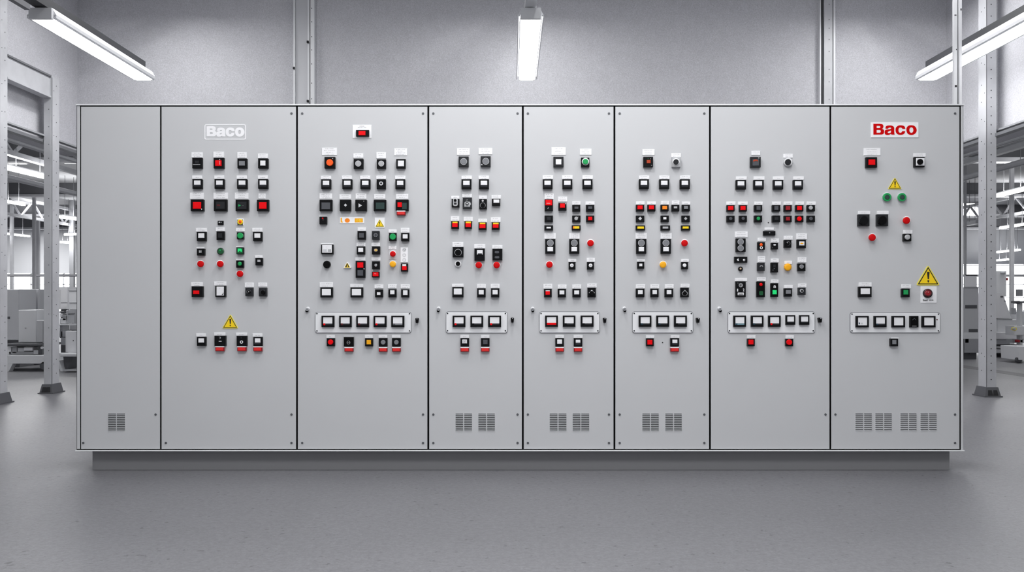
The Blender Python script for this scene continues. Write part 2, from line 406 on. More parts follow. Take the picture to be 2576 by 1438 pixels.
def triangle(ci, ax, ay, x0, x1, by, small=False, backing=None, name='warning_sign'):
    c=cabs[ci]; y=D-.004
    P=lambda a,b:(X(a,y),Z(b,y))
    m=MB()
    if backing: m.cbox(X(backing[0],D),X(backing[2],D),Z(backing[3],D),Z(backing[1],D),D,D-.003,'pl',.0004)
    h=by-ay; mx=(x0+x1)/2
    cy=ay+h*.667
    def sc(f): return [(ax+(p-ax if i else 0)*1,0) for i,p in enumerate(())]
    tri=[(ax,ay),(x1,by),(x0,by)]
    cen=(sum(p[0] for p in tri)/3,sum(p[1] for p in tri)/3)
    S_=lambda f:[(cen[0]+(p[0]-cen[0])*f,cen[1]+(p[1]-cen[1])*f) for p in tri]
    out=smooth([(p[0],p[1]) for q in [S_(1.05)] for p in q for _ in (0,)],0)
    # rounded outer corners
    rc=[]
    for i,p in enumerate(S_(1.0)):
        a=S_(1.0)[i-1]; b=S_(1.0)[(i+1)%3]
        rc+= [(p[0]+(a[0]-p[0])*.09,p[1]+(a[1]-p[1])*.09),(p[0]+(a[0]-p[0])*.025+(b[0]-p[0])*.025,p[1]+(a[1]-p[1])*.025+(b[1]-p[1])*.025),(p[0]+(b[0]-p[0])*.09,p[1]+(b[1]-p[1])*.09)]
    m.poly([[P(*p) for p in rc]],D,y,'py')
    m.poly([[P(*p) for p in S_(.86)]],y,y-.0006,'ink2')
    m.poly([[P(*p) for p in S_(.72)]],y,y-.0012,'wy')
    e=y-.0018; w=(x1-x0)
    if small!='solid':
        t=ay+h*.34; b=ay+h*.70; cxm=ax
        m.poly([[P(cxm-.055*w,t),P(cxm+.055*w,t),P(cxm+.025*w,b),P(cxm-.025*w,b)]],y,e,'ink2')
        m.poly([[P(cxm-.045*w,ay+h*.77),P(cxm,ay+h*.745),P(cxm+.045*w,ay+h*.77),P(cxm,ay+h*.88)]],y,e,'ink2')
    return build(m,name,c,'yellow triangular warning sign')

# -- cabinet with the white outlined logo
c1=cabs[1]
y=D-.0015; m=MB()
def mp(a,b): return (X(510+(a)/23.0*1.0+(0),y), Z(308+(b+34)/23.0*1.035-1.6,y))
logo(m,mp,D,y,'pl',16)
fr=lambda r,q:[(X(a,y),Z(b,y)) for a,b in smooth([(r[0],r[1]),(r[2],r[1]),(r[2],r[3]),(r[0],r[3])],0)]
def rrect(x0,y0,x1,y1,r,n=5):
    P=[]
    for cx,cy,a in ((x1-r,y0+r,-90),(x1-r,y1-r,0),(x0+r,y1-r,90),(x0+r,y0+r,180)):
        for i in range(n+1):
            t=math.radians(a+90*i/n); P.append((cx+r*math.cos(t),cy+r*math.sin(t)))
    return P
m.poly([[(X(a,y),Z(b,y)) for a,b in rrect(514.3,312.5,618.5,351.3,4)],[(X(a,y),Z(b,y)) for a,b in rrect(516.3,314.6,616.2,349,3)]],D,y,'pl')
build(m,'logo',c1,'white logo lettering in a rounded outline')
dev(1,'s',(483.3,396.5,507.9,422.8),(482,383.3,510,396.3),('r','dk',490,403.6,500,411,.004),('r','lg',485,413,503.5,414.4,.002),bk='blk')
dev(1,'b',(537,396.7,562.7,422.8),(537,381.6,563.7,396.4),('r','red',541,403,556.7,417.3),('c','wh',552.4,400.8,1.2,.002),('r','pl2',552,404,553.6,414,.0068))  # the pale strip is a glint put onto the red cap
wsq(1,(597,398.5,620.6,422.8),(597.3,383.3,620.6,397.6),(600.8,404.5,615.5,416.4),'gr')
wsq(1,(649,398.4,673.7,422.8),(649,386.7,674,398),(654.4,403.6,667.3,416.4))
for a in ((483.8,508,483.7,508.4),(539.4,563.7,539.4,564),(596,621,595.7,621),(649,673.3,649,674)): rocker(1,*a,450.4,474.2)
dev(1,'i',(479.5,501.6,511.8,530.6),(478,484.5,512.6,500.3),('r','red',484.8,507.8,505.4,525),('c','wh',507,526,1.3,.002))
dev(1,'i',(537.7,501.8,570.2,530.6),(537.4,484.5,573.2,500),('r','dk',542.5,507,565,525.5,.003),('r','vdr',544.9,513.8,553.9,518,.0036))
dev(1,'i',(592.4,502,624.5,530.6),(590.9,484.5,625,500),('r','dk',597,507,619.8,526,.003),('t','gn',599.3,513.2,606.3,519.8),('n','gr',607,514,616,519))
dev(1,'i',(646,502,675.4,530.6),(650.6,486.4,668,499.6),('r','red',651.2,508.2,670,525))
dev(1,'i',(547.5,555,561.5,565),None,('c','wh',551.5,558.8,1.6,.002),('c','wh',556,559,1,.002),prot=.012)
dev(1,'s',(595,549.7,612,566.4),None,('r','dg',596.8,551.6,611,565.8,.001),('c','wy',603.5,557.7,6.8,.012),('c','or',603.8,557.2,3.6,.016),bk='pl',prot=.008)
wsq(1,(494.7,583,517.7,606),(493,573.7,520.4,582.8),(498.4,586.4,513.4,598))
wsq(1,(544.4,581.7,563.8,603),(543,571.7,565.6,581.4),(548,586.4,558.8,598),'dk')
dev(1,'b',(595.5,583.7,612.2,601.4),(593.5,573.4,615.7,581.7),('c','gn',603.5,592.2,7.4,.014))
wsq(1,(636.2,583,658.6,606),(634.7,573.7,660,582.8),(639.7,586.7,654.4,598))
dev(1,'k',(495,625,514,642),(494.7,621.5,514.3,625),('r','lg',500.2,629.3,506.6,635.6,.003),('r','dk',502.5,629,503.9,635.8,.0035))
dev(1,'i',(554.3,631.5,8.8),None,('c','g2',554.3,631.5,7.6,.016),('c','gn',553.2,629.5,2.6,.0175),prot=.008,round_=True)
dev(1,'i',(594.5,621.8,611.9,639),(594.3,618.8,612,621.7),('r','g2',596,623.2,610.5,637.6,.003),('x','g3',[[(598,625),(606.5,625),(608.5,627.5),(608.5,633),(605.5,633),(603,629.5),(600.8,633),(598,633)]]))
wsq(1,(642.2,648.8,659.8,667),(641.6,642,660.6,648.5),(647.2,653,654.8,659),'lg')
mush(1,503.4,663.4,8.2); mush(1,553,663.4,8.2); mush(1,602.6,688.4,8.2)
dev(1,'i',(593.8,654.8,611.9,673),(594,650.8,612.5,654.6),('o','g2',602.8,663.2,5.6,4,.004),('c','gn',602.9,663,4.6,.01),bk='blk2')
dev(1,'i',(481.7,720,509.9,746.6),(481,710,510,719.8),('r','red',485.4,730.6,500.6,739.6))
dev(1,'p',(541.3,718.2,566.8,746.6),(539,708,569.8,718),('r','wh',544.6,720.6,563,743,.002),('n','gr',547,724,561,727),('x','ink2',[[(558,740.5),(560.5,738.5),(561,735.5),(562,735.5),(561.6,740),(559,741.6)]]))
dev(1,'s',(616.9,723.6,635.7,744.6),(616,711,638.6,722),('o','gr',625.3,734,5.7,5,.004),('c','blk2',625.3,734,4.8,.012),('x','lg',[[(623,736),(625.4,731),(627.6,734.6),(625.6,734)]]),bk='dk')
dev(1,'s',(651,723.6,670.3,745),(649.8,711,672.3,721),('o','dg',660.8,734.6,6.3,5.5,.004),('c','blk2',660.8,735,5.5,.016),bk='dk')
triangle(1,579.4,789.5,558.5,599.4,825.6)
wsq(1,(495,847,517,869.5),(494,838.4,518,846.4),(498.7,850.7,512.7,861.3))
dev(1,'s',(539.2,844.2,567,870),(539,835.9,567,843.8),('x','lg',[[(550.5,847),(554.5,847),(555.5,849.5),(552.8,852.5),(552,851.6),(553.9,849.6),(553.3,848.2),(550.5,848)]]),('r','wh',550.2,857.3,557.2,858.9,.002),('T','tag',541.2,873,563.3,883),bk='blk')
dev(1,'k',(595,844.6,620.4,870),(594,836.5,621.6,844),('o','wh',607.3,860,3.9,2.2,.004),('c','dk',606.6,849.4,1.8,.002),('T','tag',596.5,873,618.6,883))
dev(1,'b',(637,847.3,659.2,870),(635.8,838.4,660,846.6),('r','wh',640.8,850.7,654.7,861.3),('v','dg',640,862,655,866),('T','tag',637,873.2,658.6,883.3))

# -- cabinet with five meters and strip sticker
dev(2,'i',(895.4,326.7,928,342.8),None,('r','red',901.8,329,919,340,.006),prot=.02)
m=MB().cbox(X(887,D),X(934.3,D),Z(347,D),Z(314,D),D,D-.003,'pl',.0005); scribble(m,X(895,D),X(927,D),Z(323,D),Z(315.5,D),D-.0034,'gr',2); build(m,'sticker',cabs[2],'white sticker around the top red indicator')
dev(2,'b',(816,394.3,842.6,422.8),(810,372,847.7,390.4),('c','or',829,408.4,8.5,.014),('r','wh',835.6,397.8,838,399,.002),rows=4)
dev(2,'b',(889.5,399.4,913.5,424),(889,386,914,397.5),('o','pl2',901,411,7.4,6.2,.009),('c','lg',901,411,6.4,.01))
dev(2,'b',(947.8,400.4,970.3,423.5),(947,383.6,971,398.6),('o','pl2',958.9,411,7.1,5.9,.009),('c','lg',958.9,411,6,.01))
wsq(2,(996.7,399.5,1019.8,422.9),(992,373.7,1024,391),(1000.7,403.7,1016,418),rows=4)
for a in ((807.9,832,807,833),(861,885.6,860.3,886),(906.5,931,905.8,931.7),(994.6,1018.6,994,1019.8)): rocker(2,*a,451,474.7,442)
dev(2,'k',(947.4,451,970,474.7),(946.5,442,971,450.6),('o','pl2',958.5,461,5,2.6,.008),('c','dk',958.5,461,2.7,.005))
wsq(2,(803.7,502.4,835.2,530.4),(804,486.5,835.7,500),(808.5,509,830.3,526.3,.003),'dg')
dev(2,'b',(854.5,502.4,882.4,530.4),(854,489,883,500.4),('d','pl2',869,515.7,3.9))
dev(2,'b',(893.6,502.4,922.2,530.4),(894.7,487,921.7,500),('t','pl2',902,511.3,910.6,521.7),('c','wh',914.9,505.7,.9,.002))
wsq(2,(940,502.4,970.9,530.4),(941,488.3,969,500),(945.2,509,967,526,.003),'gg')
dev(2,'i',(995.2,502.2,1027.5,529.8),(996.3,488,1027,500.3),('r','gg',1011.2,509.6,1023.4,526.3,.003),('r','red',999.8,508.6,1010.7,520.9,.006),('T','tag',997.7,531.9,1019.7,540.9))
dev(2,'i',(803.4,544.8,821.8,563.7),(803.4,542.6,822,544.8),('c','red',811.5,548.8,1.9,.006),('r','dg',810.4,552,814.6,553.6,.002),prot=.025)
y=D-.003; m=MB().cbox(X(855.2,D),X(916.2,D),Z(561.5,D),Z(546,D),D,y,'pl',.0004)
P=lambda a,b:(X(a,y),Z(b,y))
m.poly([[P(857,547.4),P(860.2,547.4),P(860.6,556.5),P(863,558),P(863,559.3),P(857,559.3)]],y,y-.0006,'ye')
m.poly([[P(873.7+6.4*math.cos(t/4),554.2+5.4*math.sin(t/4)) for t in range(25)]],y,y-.0006,'am')
m.poly([[P(892.3,549),P(912.6,549),P(912.9,559),P(892.5,559.3)]],y,y-.0006,'ye'); m.ring(X(898.5,y),Z(554,y),2.4*y/F,1.7*y/F,y-.0006,y-.001,'py')
m.poly([[P(904,551),P(905,551),P(907.5,556),P(907.5,551),P(908.6,551),P(908.6,557.6),P(907.6,557.6),P(905,552.6),P(905,557.6),P(904,557.6)]],y-.0006,y-.001,'py')
build(m,'sticker',cabs[2],'white strip sticker with yellow marks')
triangle(2,955,550.8,943.8,966.8,570.2,backing=(942.7,547.2,967.5,572.7))
wsq(2,(899.2,581,919.7,602),(899.6,572,920.2,580.4),(903,585.8,915.3,597.7,.003),'dg')
dev(2,'s',(935.8,581,954.2,602),(936,576,954,580.6),('o','gr',944.8,591,4.7,3.2,.006),('c','dg',944.8,591,2.8,.005),pk='pl2',bk='dk')
dev(2,'b',(978.6,585.8,997,605.5),(977.5,577.4,998,585),('c','gn',987.8,594.9,7.8,.012))
wsq(2,(1009,585.8,1029,606.2),(1008.3,573.5,1030,585),(1013,589,1025.3,599.6))
m_=dev(2,'p',(807.8,614.8,838,638.8),(807,612,838.6,614.6),('r','wh',810.4,616,834.8,635.3,.002),('r','pl2',811.8,626.2,821.8,633.5,.0028),('r','lg',824.8,626.2,832.9,633.2,.0028),('r','pl2',822.4,617.5,823,634,.0026))
wsq(2,(897.3,619.8,917.7,639.4),(896.7,610.7,919,619.2),(900.8,622.8,913.3,633.6))
dev(2,'s',(935.6,619.8,955.6,639.4),(934.6,611,955.9,619.2),('x','be',[rrect(940.8,625.4,950,632.2,3)]),('x','wy',[rrect(943.8,627.6,947.6,630.2,1)]))
m=MB().cbox(X(979,D),X(997,D),Z(652,D),Z(628.5,D),D,D-.003,'pl2',.0005); o=build(m,'sticker',cabs[2])
plate(cabs[2],(977.8,618.2,997.5,627.3))
mush(2,987.8,638.2,7.2,ring='wh'); mush(2,987.8,663.9,7.9,'ye','wh')
y=D-.003; m=MB().cbox(X(1007.8,D),X(1026.3,D),Z(659.5,D),Z(622.3,D),D,y,'pl',.0004)
for cy,k in ((628.2,'gr'),(641.5,'ink'),(653.6,'ink')): m.ring(X(1017,y),Z(cy,y),4.4*y/F,3.8*y/F,y,y-.0006,k); m.ring(X(1017.4,y),Z(cy,y),2.6*y/F,2.2*y/F,y,y-.0006,k)
m.poly([[P(1014.5,626.5),P(1017,629.3),P(1020,625.6),P(1020.4,626),P(1017,630.2),P(1014,627)]],y,y-.0006,'dg')
build(m,'sticker',cabs[2],'tall white sticker with three ring symbols')
dev(2,'s',(822,664.9,9.6),None,('c','blk2',822,664.7,8.2,.02),prot=.012,round_=True,bk='blk')
y=D-.012; m=MB().poly([[(X(a,y),Z(b,y)) for a,b in ((873.2,658.6),(883.2,672),(882.6,674),(865.4,674),(864.8,672))]],D,y,'pl')
m.poly([[(X(a,y),Z(b,y)) for a,b in ((873.3,660),(881.6,673),(866,673))]],y,y-.0006,'wy'); m.poly([[(X(a,y),Z(b,y)) for a,b in ((873.4,660.5),(879.3,671.8),(868.2,671.8))]],y,y-.0012,'ink2')
m.poly([[(X(a,y),Z(b,y)) for a,b in ((873.4,664),(876,671),(872.2,671))]],y,y-.0018,'wy'); build(m,'warning_sign',cabs[2],'small white edged warning triangle')
dev(2,'u',(894.5,656,918.3,698),(893.7,647,919,655.3),('r','red',898.5,659.8,913.6,673.2),('r','dg',899,679,913.3,693.3,.004),('c','wh',915.6,676,1.3,.003))
dev(2,'k',(935.8,657,954.9,676.6),(934.6,647,957,655.3),('c','ch',945,666.7,3.9,.008),('c','dg',945,666.7,1.2,.009),pk='pl')
wsq(2,(1008.4,662,1026,682.6),None,(1011.3,669.5,1022.8,679),'red'); 
feat(('r','wh',1012,664.5,1021.8,669.2,.004),D-.026,DEVS[-1])
dev(2,'i',(935.6,682.9,954,697.4),(935.8,681.2,954,682.9),('r','red',937.4,684.6,951.8,694.6,.005),('n','wh',939,685,949,690.5))
dev(2,'p',(805.7,722.7,836.6,747.7),(804.4,710.4,838,721.9),('r','wh',809.7,726.4,832.3,742.3,.002),('v','dg',809.5,742.4,832.5,744.6))
dev(2,'p',(881.6,722.7,912.7,747.7),(881,714.2,913.7,722.2),('r','wh',885,726.4,908.4,742.3,.002),('v','dg',885,742.4,908.4,744.6))
wsq(2,(943.4,727.5,962.8,747.5),(942.3,715.5,964.4,725),(948,735,956.7,741.5)); 
wsq(2,(977,727,996.8,747.5),(976,715,998,725),(981.3,730,992.2,740)); wsq(2,(1009,727.3,1029,747.5),(1008,715.3,1031,725.3),(1013.7,730,1025,741.7))
dev(2,'b',(821.7,850.4,841.6,870.4),(821.2,842,842.5,849.8),('c','red',831,860.2,6.5,.014))
dev(2,'k',(864.8,847.6,889,871.2),(864.4,844,889,847.4),('o','lg',876.5,861.2,4.3,3.6,.003),('x','lg',[[(873.2,861),(879.8,860.2),(879.8,861),(873.2,861.8)]]),('T','tag',866.3,875,888.4,884),pk='pl2',bk='blk2')
wsq(2,(918,850.4,937.7,870.8),(917.8,842,937.8,849.8),(922,854.8,933,865.8),'ye')
dev(2,'b',(952.7,850.2,974,871),(952.4,842,974.2,849.4),('c','gr',963.5,860.6,5.9,.008),('T','tag',952.6,875,974,884.2))
dev(2,'b',(986,850.2,1007.5,871),(985.8,842,1007.7,849.4),('c','gr',996.7,860.6,5.9,.008),('T','tag',986.2,875,1007.6,884.2))

# -- cabinet with red and yellow buttons
dev(3,'b',(1153.8,393.2,1178.8,419),(1149.5,373,1181.4,390),('o','pl2',1166.4,406,8.4,7.6,.008),('c','gr',1166.4,406,7.7,.009),bk='dk',rows=3)
dev(3,'b',(1209.2,392.6,1234.2,418.9),(1204,372.5,1238.3,388.5),('o','pl2',1222,405.4,8.4,7.6,.008),('c','gr',1222,405.4,7.7,.009),('c','wh',1212,413.8,1.5,.003),bk='dk',rows=3)
rocker(3,1161,1185.7,1160.8,1187,451,474.8,442); rocker(3,1205,1229.9,1203.8,1230,451,474.8,442)
dev(3,'s',(1136.4,500.2,1155.5,520.8),(1135,493,1155.5,500),('x','sv',[rrect(1139.4,499,1151.6,517.8,4)]),('c','blk2',1144.8,503.5,3.3,.01),('x','dk',[rrect(1141.8,509.7,1148.6,514,2)]))
dev(3,'k',(1164.3,496.8,1187,524.6),(1162.8,488,1187.2,496.6),('x','sv',[[(1168.6,508.6),(1171,507),(1181.6,507),(1183.2,509),(1184.9,513),(1182.6,516.5),(1182.2,519.6),(1168,519.6)]]),('o','dk',1175,512,4,2.2,.006),('c','wh',1175,512,1.9,.007),('n','lg',1170,501,1180,506.5,2),bk='dk')
dev(3,'s',(1205.6,500.7,1224.8,525.5),(1204.9,492,1224.8,500.2),('o','lg',1214.6,516.2,6.9,6.1,.004),('c','blk2',1214.6,516.2,6,.012),('o','pl',1214.3,504.6,2.4,1,.003),('c','vdr',1214.4,503.6,1,.004))
wsq(3,(1237.4,500,1258.4,517),(1236.4,491,1260,499.7),(1241.3,501.7,1256,510))
for bz,pt,ya,yr in (((1135.2,556,1154.4,574.7),(1134,544.3,1155.3,555.6),(1138,557.2,1151,560.8),(1137.5,560.8,1151.2,570.8)),
   ((1168.8,556,1187,574.5),(1166.6,546,1189.5,555.8),(1171.3,557,1184.8,561),(1171,561.2,1184.5,570.8)),
   ((1204,559.3,1224,577.7),(1203,550.5,1225.3,559),(1206.5,560,1221,563.6),(1206,564.2,1221.3,573.8)),
   ((1237,559,1257,577.3),(1234.5,546.7,1259.3,558.6),(1240,559.9,1254.4,563.8),(1239.6,564.2,1254,573))):
    dev(3,'b',bz,pt,('r','red',*yr),('r','wy',*ya,.005))
dev(3,'s',(1138.9,621.2,1165.7,646.4),(1138.2,609,1165.7,621),('o','lg',1152.4,634.7,9,7.8,.006),('c','blk2',1152.4,634.7,7.6,.016))
dev(3,'s',(1152,663,8.2),None,('o','wh',1152,663,7.8,5.6,.004),('c','blk2',1152,663,5.4,.012),bk='wh',prot=.012,round_=True)
dev(3,'b',(1193.5,625,1219.2,655),(1192.8,613.9,1220.8,624.6),('r','wh',1199.7,628.5,1214.3,640,.004),('r','dk',1202,636.8,1212.5,640.6,.006),bk='blk')
dev(3,'b',(1238.9,625.6,1263.7,654.2),(1238.2,616.8,1263.9,625.4),('x','dg',[rrect(1244.5,631,1255.5,636.6,2.4)]),('x','dg',[rrect(1244.5,644,1256,649.6,2.4)]),('n','gr',1245,645,1255,649))
mush(3,1204.2,666.4,8.3); mush(3,1249.2,666.4,8.3)
dev(3,'p',(1138,721.5,1165.7,747.4),(1136.8,714,1166.2,721.4),('r','wh',1141.6,725.4,1161.8,740.3,.002))
wsq(3,(1200.3,725,1221.5,747.4),(1200,714.3,1222,724.6),(1204.2,729,1216.9,740.3)); wsq(3,(1235.4,725.2,1256,747.4),(1234.5,714.3,1256.8,724.6),(1239,729,1251.9,740.3))
dev(3,'b',(1158.4,850,1179.7,871.5),(1158,841.9,1180,849.8),('r','wh',1162.7,853.8,1174.7,863.5),('n','ink2',1163.6,854.6,1174,863,3),('T','tag',1158.4,874.7,1179.7,884.3))
dev(3,'b',(1210,850,1231.3,871.5),(1209.8,841.9,1231.5,849.8),('r','dg',1215,854.3,1226.5,865.3,.004),('T','tag',1210,874.7,1231.3,884.3))

# -- cabinet with the red banded meter
dev(4,'b',(1392.3,393.8,1417.7,419.4),(1387.3,370.9,1423,390),('r','wh',1398,400,1412.2,413.5),('c','dg',1405,407.6,.8,.0066),rows=3,bk='dk')
dev(4,'b',(1462,396,1482.8,419.4),(1458.6,374.5,1488,389.7),('c','wh',1473,406.2,9.1,.006),('c','gn',1473,406.2,7,.014),rows=3)
for a in ((1365.6,1390,1365,1391.3),(1415,1439.7,1414,1440.2),(1465.7,1490.6,1464.9,1491.3)): rocker(4,*a,450.9,474.5,441.2)
dev(4,'u',(1370.3,501.3,1391,530.3),(1370,486.9,1392.7,500.6),('r','red',1372.2,502.5,1389,516.4,.006),('r','wh',1375,510.4,1384.5,512,.0065),('x','wh',[[(1377.5,524),(1380,520.6),(1379.3,523.5),(1377.4,525)]]))
dev(4,'b',(1405,510.3,1425,528.8),(1403.8,494.7,1426.8,507.4),('r','red',1408.9,511.7,1421.2,522.2,.01),('c','wh',1422.9,512.3,1.1,.002))
wsq(4,(1440,515.2,1459.8,531.2),(1439.5,506.5,1460.2,514.9),(1445.2,519.4,1455,525.4),'dg'); wsq(4,(1474.6,515.2,1495,531.4),(1473,507,1495.8,514.9),(1479.5,518.7,1490,525.6),'dg')
wsq(4,(1370,541.7,1391,558.3),None,(1375.5,545.5,1386,553.5,.003),'dk',prot=.02)
dev(4,'s',(1439.7,541.7,1460.2,558.3),None,('c','lg',1449.6,549.3,4.7,.006),('x','lg',[[(1452,546),(1455,544.8),(1454,548.5)]]),prot=.02)
wsq(4,(1474.6,541.7,1495,558.3),None,(1479.7,545,1490,553.8),'red',prot=.02)
wsq(4,(1369.6,566.2,1391.3,578.9),None,(1374.8,570.2,1386,574.3,.002),prot=.02)
dev(4,'i',(1438.6,566.2,1460.7,578.9),None,('r','wy',1445,569,1457.4,574.7,.002),('r','am',1441.2,569,1445.2,574.7,.002),prot=.02)
def duo(ci,bz,pt,c,w,k='gr'):
    dev(ci,'u',bz,pt,('o','pl2',c[0],c[1],8.3,7.6,.006),('c',k,c[0],c[1],7.7,.007),('r','wh',*w),rows=3)
duo(4,(1371.8,601.4,1397,637.6),(1369.4,586,1397.9,600.6),(1384.3,610.7),(1377,621,1391.4,631.8))
duo(4,(1432.4,601.4,1457.3,637.6),(1431.7,586,1458,600.6),(1444.8,610.7),(1437.5,621,1451.7,631.8))
mush(4,1485.8,611,8.3); mush(4,1382.3,665.2,8.3)
for c,bz,pt in ((1438.6,(1430.8,659.2,1447.7,677.5),(1429.5,650.8,1449.5,658.6)),(1485.8,(1477,659.2,1494.2,677.5),(1475.8,648.8,1496.7,658.6))):
    dev(4,'k',bz,pt,('c','wh',c,667.3,4.6,.008),('o','gr',c,667.3,1.6,1,.0085))
dev(4,'b',(1368.7,726.2,1387.9,747.3),(1367,714.2,1389.2,725.8),('r','red',1372.5,732.2,1383.2,741),('r','wh',1372.6,730,1383.2,732.1,.005))
wsq(4,(1403.2,726.2,1423.7,747.3),(1403,716,1425.2,725.8),(1407.5,730.4,1419.7,740.2)); wsq(4,(1440.4,726.2,1460.9,747.3),(1439.5,716,1462,725.8),(1444.6,730.4,1457,740.2))
dev(4,'s',(1478.4,723,1499,747.3),(1477,713.3,1501,722.8),('x','wh',[[(1481.4,736),(1488.8,728.6),(1496.2,736),(1494,737.6),(1488.8,733),(1483.6,737.6)]]),('c','blk2',1488.9,737.2,6,.012))
wsq(4,(1397.2,850,1418.6,871.5),(1396.5,842,1419,849.8),(1401.7,853.7,1414,864.4)); feat(('T','tag',1397.4,874.8,1418.6,884.2),D-.026,DEVS[-1])
dev(4,'b',(1443.7,850,1464.9,871.5),(1442.7,842,1465.8,849.8),('r','wh',1448.4,854.3,1460,861.8),('v','dg',1448,862.2,1460.4,867),('T','tag',1443.8,874.8,1464.9,884.2))

# -- cabinet with yellow strip indicators
dev(5,'i',(1619,394,1643,419.6),(1616,375.6,1646.3,390.5),('r','dor',1627,402.2,1636.8,410.3,.004),('c','gn',1630.4,399,.9,.002),('c','lg',1636.5,399.2,.9,.002),('r','pl2',1638,415,1640.4,416.2,.002),rows=3)
dev(5,'s',(1690.8,395.6,1712.7,419.6),(1688.7,385.5,1712.5,395.4),('c','wh',1701,406.7,9,.006),('c','dk',1701,406.7,6.7,.016),bk='sv')
for a in ((1608,1632.5,1607.3,1633.5),(1659,1683.7,1658.4,1684.3),(1711,1735.5,1710.3,1736.2)): rocker(5,*a,450.9,474.5,441.8)
wsq(5,(1600.5,514.7,1620.7,530.9),(1599.7,506.9,1621.7,514.5),(1603.8,516.8,1616.9,526.3),'red'); wsq(5,(1629.4,514.7,1649,530.9),(1628,507.3,1650,514.5),(1632.5,516.6,1645.5,526.3),'red')
wsq(5,(1662.6,514.7,1682.3,530.9),(1662.3,506,1682.6,514.5),(1666.6,517.6,1678.3,526.3),'am'); wsq(5,(1690,514.9,1709.2,530.9),(1689.6,504.8,1709.2,514.7),(1695.3,518.7,1703.8,523.9),'lg')
wsq(5,(1716,514.9,1735.7,530.9),(1715.3,507.4,1736.2,514.7),(1720.9,517.8,1731,525.6),'gr')
dev(5,'b',(1600.2,541.8,1621,558),None,('d','pl2',1610.4,549.3,4.6),prot=.02)
wsq(5,(1662.6,541.8,1682.8,558),None,(1668.7,546,1676.5,551.7),prot=.02)
dev(5,'b',(1715,541.8,1735.5,558),None,('d','lg',1725,549.3,4.2),prot=.02)
wsq(5,(1599.7,566.5,1622.8,578.9),None,(1603.5,569.5,1620,574.9,.003),'wy',prot=.02); wsq(5,(1662.3,566.5,1685.7,578.9),None,(1667.1,569.7,1681.2,574.7,.003),'lg',prot=.02); wsq(5,(1714,566.5,1736.5,578.9),None,(1717.4,569.5,1732.5,574.7,.003),'wy',prot=.02)
duo(5,(1601,601,1626,637.6),(1599,585.6,1627,600.6),(1613.6,610.7),(1607,621,1620.3,631.8)); duo(5,(1662.8,601,1688,637.6),(1661.7,585.6,1689.7,600.6),(1675.5,610.7),(1668.6,621,1682.6,631.8))
mush(5,1722.7,611,8.3); mush(5,1668.4,665.4,8.3,'ye')
wsq(5,(1603.6,658.3,1620.7,675.2),(1602.3,651.9,1622.3,658),(1608.3,662.8,1615.9,669.5))
dev(5,'k',(1714.6,659.2,1731,676.6),(1713,651.2,1732.7,658.6),('c','wh',1722.4,667,4.6,.008))
for a,b,c,d in ((1600.3,1621.2,1599.4,1622.5),(1637,1657,1635.9,1658.1),(1672.8,1693.5,1672.4,1694.6)): wsq(5,(a,725.7,b,747),(c,715.5,d,725.4),(a+4.7,729.5,b-4.2,739.8))
dev(5,'s',(1712.4,723.5,1733,747),(1711.8,714.2,1734.2,722.8),('x','lg',[[(1715.2,736.8),(1722.9,728.6),(1730.6,736.8),(1728,742),(1722.9,744),(1717.8,742)]]),('x','blk2',[[(1716.6,737),(1722.9,730.6),(1729.2,737),(1727,741.4),(1722.9,743),(1718.8,741.4)]]),('c','blk2',1722.9,737.4,4.4,.012))
wsq(5,(1625.9,850.8,1644.8,870.4),(1624.8,842.6,1645.7,850),(1629,854.6,1641.4,866.4,.008),'red')
build(MB().disc(X(1666.6,D),Z(861,D),1.6*D/F,D,D-.002,'hole',.0005,n=12),'screw_hole',cabs[5])
dev(5,'b',(1687,850,1708.4,871),(1687,842.6,1709.3,849.8),('r','wh',1691.7,854,1704.2,862.8),('v','dg',1691.4,863.2,1704.4,866.8),('T','tag',1687,874.8,1708.4,884.2))

# -- cabinet with the lit green button
dev(6,'i',(1888.4,394,1914,420.4),(1890,380,1912,390.3),('r','dg',1893.3,400,1909.2,416.6,.003),('x','dor',[[(1894.5,404),(1898,400.9),(1904,400.9),(1907,404),(1906.6,406),(1902,403.6),(1896,406.5)]]),('r','wh',1907.4,396.4,1910.4,398,.002),bk='dk')
dev(6,'s',(1983.3,407.6,11.2),(1970.3,387.2,1994,396.9),('c','wh',1983.3,407.4,10.4,.004),('c','dk',1983.2,407,7.4,.018),bk='sv',prot=.018,round_=True)
for a in ((1852,1877,1851.3,1878.2),(1896.5,1921.6,1895.2,1923),(1946,1970.6,1944,1971.8),(1996.3,2020.3,1995,2022)): rocker(6,*a,452.4,475.8,444)
for bx,pp,k,cx in (((1829,1848.2),(1827,1850),'red',(1832,1845.3)),((1860.4,1879.3),(1856.6,1880.6),'red',(1863.2,1875.9)),((1898.2,1917.5),(1897.2,1918.3),'dg',(1903.3,1913.7)),
   ((1943.4,1963),(1942.1,1964),'dg',(1948.4,1958.5)),((1973.2,1992),(1971.4,1993.2),'dr',(1977,1988.5)),((2002,2021.4),(2000.9,2022.2),'red',(2005.8,2017.7))):
    wsq(6,(bx[0],515.8,bx[1],531.2),(pp[0],507.5,pp[1],515.4),(cx[0],517.8,cx[1],527.8),k)
dev(6,'b',(2031,515.8,2050.5,531.2),(2028.9,507.5,2052,515.4),('c','lg',2040.2,522.2,5.1,.008))
